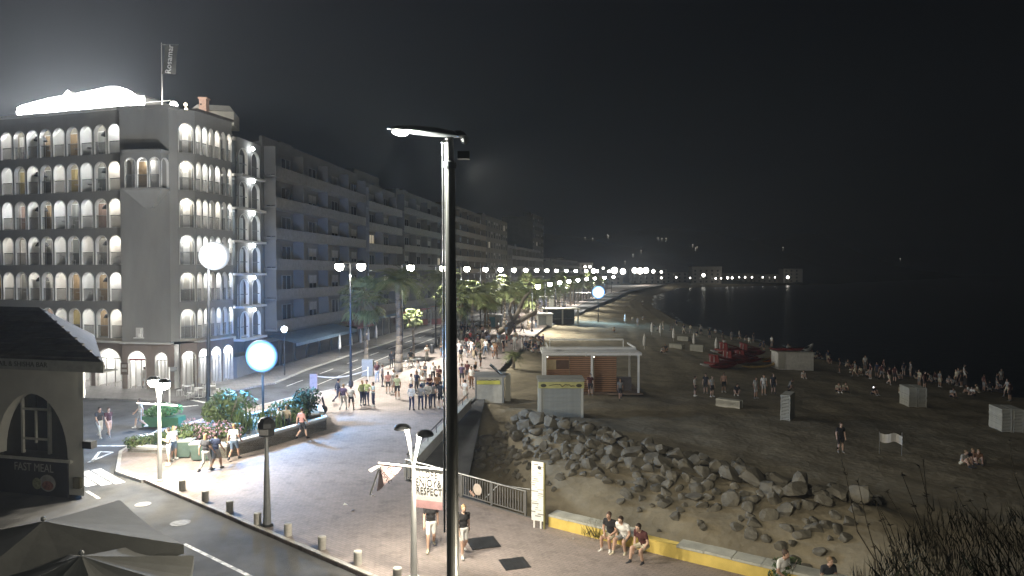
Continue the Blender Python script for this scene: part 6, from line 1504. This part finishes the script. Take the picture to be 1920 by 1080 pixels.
row = [(772, 769, 'lightgrey', 'back'), (789, 768, 'grey', 'hips'), (802, 766, 'lightgrey', 'back'), (812, 764, 'grey', 'stand')]
for i, (x, y, c, ps) in enumerate(row): person(G(x, y), ps, 180 + 10 * (i - 1), c, 'navy', f'officer in grey vest, {ORD[i]} from the left in the row before the tall pole', False, True, shoe='black', cap=True)
person(G(826, 766), 'hips', 170, 'black', 'black', 'person in black with wide shorts standing at the tall pole\'s edge', sc=1.08)
bk = [(771, 742, 'white', 'dark'), (781, 738, 'navy', 'dark'), (793, 741, 'white', 'denim'), (806, 744, 'maroon', 'dark'), (820, 745, 'brown', 'black'), (788, 728, 'white', 'cream'), (797, 720, 'dark', 'grey'), (812, 717, 'white', 'dark'), (823, 727, 'maroon', 'dark'), (784, 715, 'grey', 'dark')]
bl_ = ['white shirt just behind the first officer', 'navy shirt behind the second officer', 'white shirt and jeans behind the second and third officers', 'dark red top behind the third officer', 'brown top with a backpack beside the tall pole', 'bright white shirt in the second row behind the officers', 'dark top in the farther row, looking aside', 'white top farthest behind the officers', 'dark red shirt farther back by the tall pole', 'grey top farthest back left of the officers']
for (x, y, a_, b_), l_ in zip(bk, bl_): person(G(x, y), rp_.choice(['stand', 'phone', 'back']), rp_.uniform(-60, 60), a_, b_, 'person in ' + l_, rp_.random() < .5, fem=rp_.random() < .4)
# right of the tall pole and along the promenade
pr = [(872, 757, 'white', 'white', 'hips', 'big white shirt just right of the tall pole'), (884, 728, 'white', 'brown', 'stand', 'white top and brown shorts left of the pale kiosk'), (866, 722, 'purple', 'dark', 'stand', 'dark purple top close to the pole'), (876, 716, 'maroon', 'dark', 'stand', 'dark red top close right of the pole'), (889, 706, 'dark', 'dark', 'sit', 'dark clothes sitting behind the kiosk roof'), (901, 690, 'olive', 'dark', 'stand', 'olive top standing alone above the pale kiosk'),
  (861, 669, 'white', 'white', 'walk', 'white clothes at the pole, leftmost of the strollers'), (871, 671, 'dark', 'white', 'walk', 'dark top and white trousers strolling right of the pole'), (879, 665, 'lightgrey', 'dark', 'walk', 'light grey top strolling right of the pole'), (884, 666, 'white', 'white', 'walk', 'white clothes in the middle of the strollers'), (890, 672, 'dark', 'black', 'walk', 'dark clothes strolling nearest the olive one'),
  (896, 657, 'maroon', 'olive', 'walk', 'dark red top in the second stroller row'), (905, 659, 'beige', 'beige', 'walk', 'beige clothes in the second stroller row'), (925, 672, 'paleblue', 'dark', 'walk', 'pale blue top walking below the small blue hut'), (929, 673, 'brown', 'brown', 'walk', 'brown clothes walking below the small blue hut'), (944, 662, 'dark', 'maroon', 'stand', 'dark top and reddish trousers under the leaning trunks'), (965, 656, 'white', 'lightgrey', 'stand', 'white top right of the leaning trunks'), (979, 657, 'lightgrey', 'white', 'stand', 'light grey top before the dense crowd'),
  (865, 630, 'navy', 'dark', 'stand', 'navy top, first of three dark strollers by the short palm'), (871, 631, 'black', 'dark', 'walk', 'black top, middle of three dark strollers by the short palm'), (877, 629, 'dark', 'black', 'walk', 'dark top, last of three strollers by the short palm'), (893, 634, 'grey', 'white', 'walk', 'grey top and white trousers left of the blue hut'), (899, 640, 'white', 'dark', 'walk', 'white top and dark shorts left of the blue hut'), (905, 632, 'salmon', 'dark', 'stand', 'salmon top beside the blue hut wall'), (888, 622, 'dark', 'grey', 'walk', 'dark top far up left of the hut'), (912, 644, 'brown', 'white', 'walk', 'brown top before the blue hut door'), (917, 652, 'white', 'navy', 'walk', 'white top and navy shorts before the blue hut'), (882, 645, 'red', 'dark', 'walk', 'red top between the two stroller rows'), (935, 650, 'paleblue', 'white', 'stand', 'pale blue top at the blue hut corner'), (954, 645, 'palegreen', 'dark', 'sit', 'pale green top sitting by the trunk foot')]
for x, y, a_, b_, ps, l_ in pr: person(G(x, y), ps, rp_.uniform(-30, 210), a_, b_, 'person in ' + l_, rp_.random() < .5, fem=rp_.random() < .4, lh=rp_.random() < .25)
for i in range(16):
    x = 985 + (i % 8) * 5 + rp_.uniform(-2, 2); y = 650 + (i // 8) * 9 + rp_.uniform(-3, 3)
    person(G(x, y, -.1), rp_.choice(['sit', 'stand', 'sit', 'crouch']), rp_.uniform(0, 360), rp_.choice(['navy', 'dark', 'grey', 'black', 'lightgrey', 'purple']), rp_.choice(['dark', 'denim', 'grey']), f'{ordw(i+1)} person of the dense dark crowd left of the white pavilion', group='crowd by the white pavilion')
for i in range(34):
    y = 115 + i * 3.4; s = rp_.uniform(.15, .9); x = x_kerb(y) + (x_edge(y) - x_kerb(y)) * s
    person((x, y, 0), rp_.choice(['walk', 'stand', 'walk']), rp_.uniform(0, 360), rp_.choice(['white', 'dark', 'grey', 'maroon', 'paleblue', 'black', 'cream']), rp_.choice(['dark', 'white', 'denim', 'beige']), f'{ordw(i+1)} of the tiny strollers far along the palm promenade', group='far strollers under the palms')
for i in range(26):
    y = 68 + i * 1.9; s = .2 + .75 * ((i * 7) % 13) / 13; x = x_kerb(y) + (x_edge(y) - x_kerb(y)) * s
    person((x, y, 0), rp_.choice(['walk', 'stand', 'phone', 'walk', 'hips']), rp_.uniform(0, 360), rp_.choice(['white', 'dark', 'grey', 'red', 'paleblue', 'black', 'cream', 'white']), rp_.choice(['dark', 'white', 'denim', 'beige']), f'{ordw(i+1)} of the strollers between the officers and the blue hut', rp_.random() < .6, fem=rp_.random() < .4, lh=rp_.random() < .3, group='strollers before the blue hut')
# beach people
be = [(1576, 849, 'black', 'black', 'stand', 0, 'black clothes standing alone on the near sand'), (1303, 743, 'white', 'dark', 'stand', 60, 'white top and dark hair in the standing beach group, leftmost'), (1323, 738, 'dark', 'dark', 'stand', -30, 'dark clothes in the standing beach group'), (1335, 744, 'lightgrey', 'dark', 'stand', 30, 'light grey top in the standing beach group'), (1357, 736, 'salmon', 'dark', 'stand', 0, 'salmon red top in the standing beach group'), (1380, 742, 'dark', 'dark', 'crouch', 0, 'dark clothes crouching right of the salmon top'), (1417, 747, 'lightgrey', 'lightgrey', 'stand', 30, 'pale clothes standing right of the beach group'), (1432, 741, 'white', 'lightgrey', 'stand', 0, 'white top, second of the pale pair'), (1450, 738, 'dark', 'dark', 'stand', 0, 'dark clothes next to the pale pair'), (1478, 733, 'grey', 'dark', 'crouch', 60, 'grey top crouching near the hut'), (1505, 709, 'white', 'white', 'ground', 0, 'white clothes sitting right below the hut'),
  (1240, 662, 'white', 'dark', 'ground', 40, 'white top sitting near the folded parasols'), (1250, 660, 'dark', 'dark', 'crouch', -40, 'dark clothes crouching near the folded parasols'), (1151, 622, 'cream', 'dark', 'ground', 0, 'cream top sitting above the pavilion roof'), (1107, 742, 'maroon', 'dark', 'stand', 0, 'dark red top beside the pavilion post'), (1163, 750, 'grey', 'dark', 'walk', 0, 'grey top walking before the pavilion'), (1115, 724, 'white', 'dark', 'crouch', 0, 'white shoes crouching at the slatted wall'),
  (1803, 872, 'lightgrey', 'cream', 'ground', 20, 'light grey top, first of the seated trio on the dark sand'), (1818, 868, 'dark', 'cream', 'ground', 0, 'dark top, middle of the seated trio on the dark sand'), (1832, 870, 'brown', 'cream', 'ground', -20, 'brown top, last of the seated trio on the dark sand'),
  (1570, 735, 'cream', 'dark', 'ground', 0, 'cream top sitting right of the hut, first of the pair'), (1583, 734, 'cream', 'grey', 'ground', 0, 'cream top sitting right of the hut, second of the pair'), (1636, 740, 'dark', 'dark', 'ground', 20, 'dark clothes holding a glowing phone'), (1688, 738, 'cream', 'cream', 'ground', 0, 'cream clothes left of the tilted sunbed stack'), (1784, 745, 'white', 'dark', 'ground', 0, 'white top right of the tilted sunbed stack'), (1877, 720, 'lightgrey', 'grey', 'stand', 0, 'light grey clothes standing at the far right waterline'), (1622, 694, 'white', 'grey', 'stand', 0, 'white top standing at the waterline near the hut'), (1796, 720, 'white', 'dark', 'stand', 0, 'white cap standing at the right waterline'), (1808, 712, 'lightgrey', 'white', 'walk', 50, 'pale clothes beside the white capped one'), (1205, 572, 'white', 'dark', 'stand', 0, 'white top far up the wet sand')]
for x, y, a_, b_, ps, rz, l_ in be: person(bp3(x, y), ps, rz, a_, b_, 'person in ' + l_, fem=rp_.random() < .4)
WZ = [(1180, 'far up the wet sand'), (1290, 'beyond the folded parasols'), (1400, 'behind the pedal boats'), (1500, 'behind the rental hut'), (1610, 'just right of the rental hut'), (1700, 'behind the tilted sunbed stack'), (1800, 'toward the right picture edge')]
for zi, (zx, zl) in enumerate(WZ):
    for i in range(10):
        x = zx + (WZ[zi + 1][0] - zx if zi < 6 else 100) * (i + rp_.uniform(.1, .9)) / 10; ys_ = np.interp(x, [1180, 1260, 1330, 1430, 1520, 1640, 1760, 1900], [588, 606, 620, 638, 662, 694, 712, 730]); y = ys_ + rp_.uniform(2, 24)
        person(bp3(x, y), rp_.choice(['ground', 'stand', 'ground', 'crouch', 'walk']), rp_.uniform(0, 360), rp_.choice(['white', 'dark', 'grey', 'lightgrey', 'maroon', 'cream', 'navy']), rp_.choice(['dark', 'grey', 'cream']), f'dim figure at the waterline {zl}, {ordw(i+1)} from the left', group='people along the waterline')
# phone screen glow
p = bp3(1633, 738); solo('phone', MB().box((0, 0, .6), (.16, .02, .22)), lamp_mat('phone_glow', (.95, .97, 1), 4), 'small bright phone screen held by a sitter on the dark sand', 'phone', p - Vector((0, .5, 0)))

# ------------------------------------------------------------------ night haze over the whole place
hz = MB().box((1040, 1740, 70), (4100, 3560, 160))
ho = obj('haze', hz.mesh('haze', []))
hm = bpy.data.materials.new('haze_air'); hm.use_nodes = True; nt = hm.node_tree; nt.nodes.clear()
ou = nt.nodes.new('ShaderNodeOutputMaterial'); pv_ = nt.nodes.new('ShaderNodeVolumePrincipled')
pv_.inputs['Color'].default_value = (.8, .88, 1, 1); pv_.inputs['Density'].default_value = .0005; pv_.inputs['Anisotropy'].default_value = 0.3
nt.links.new(pv_.outputs[0], ou.inputs['Volume']); ho.data.materials.append(hm)
tag(ho, 'thin pale night haze filling the air over the seafront', None, None, 'stuff')
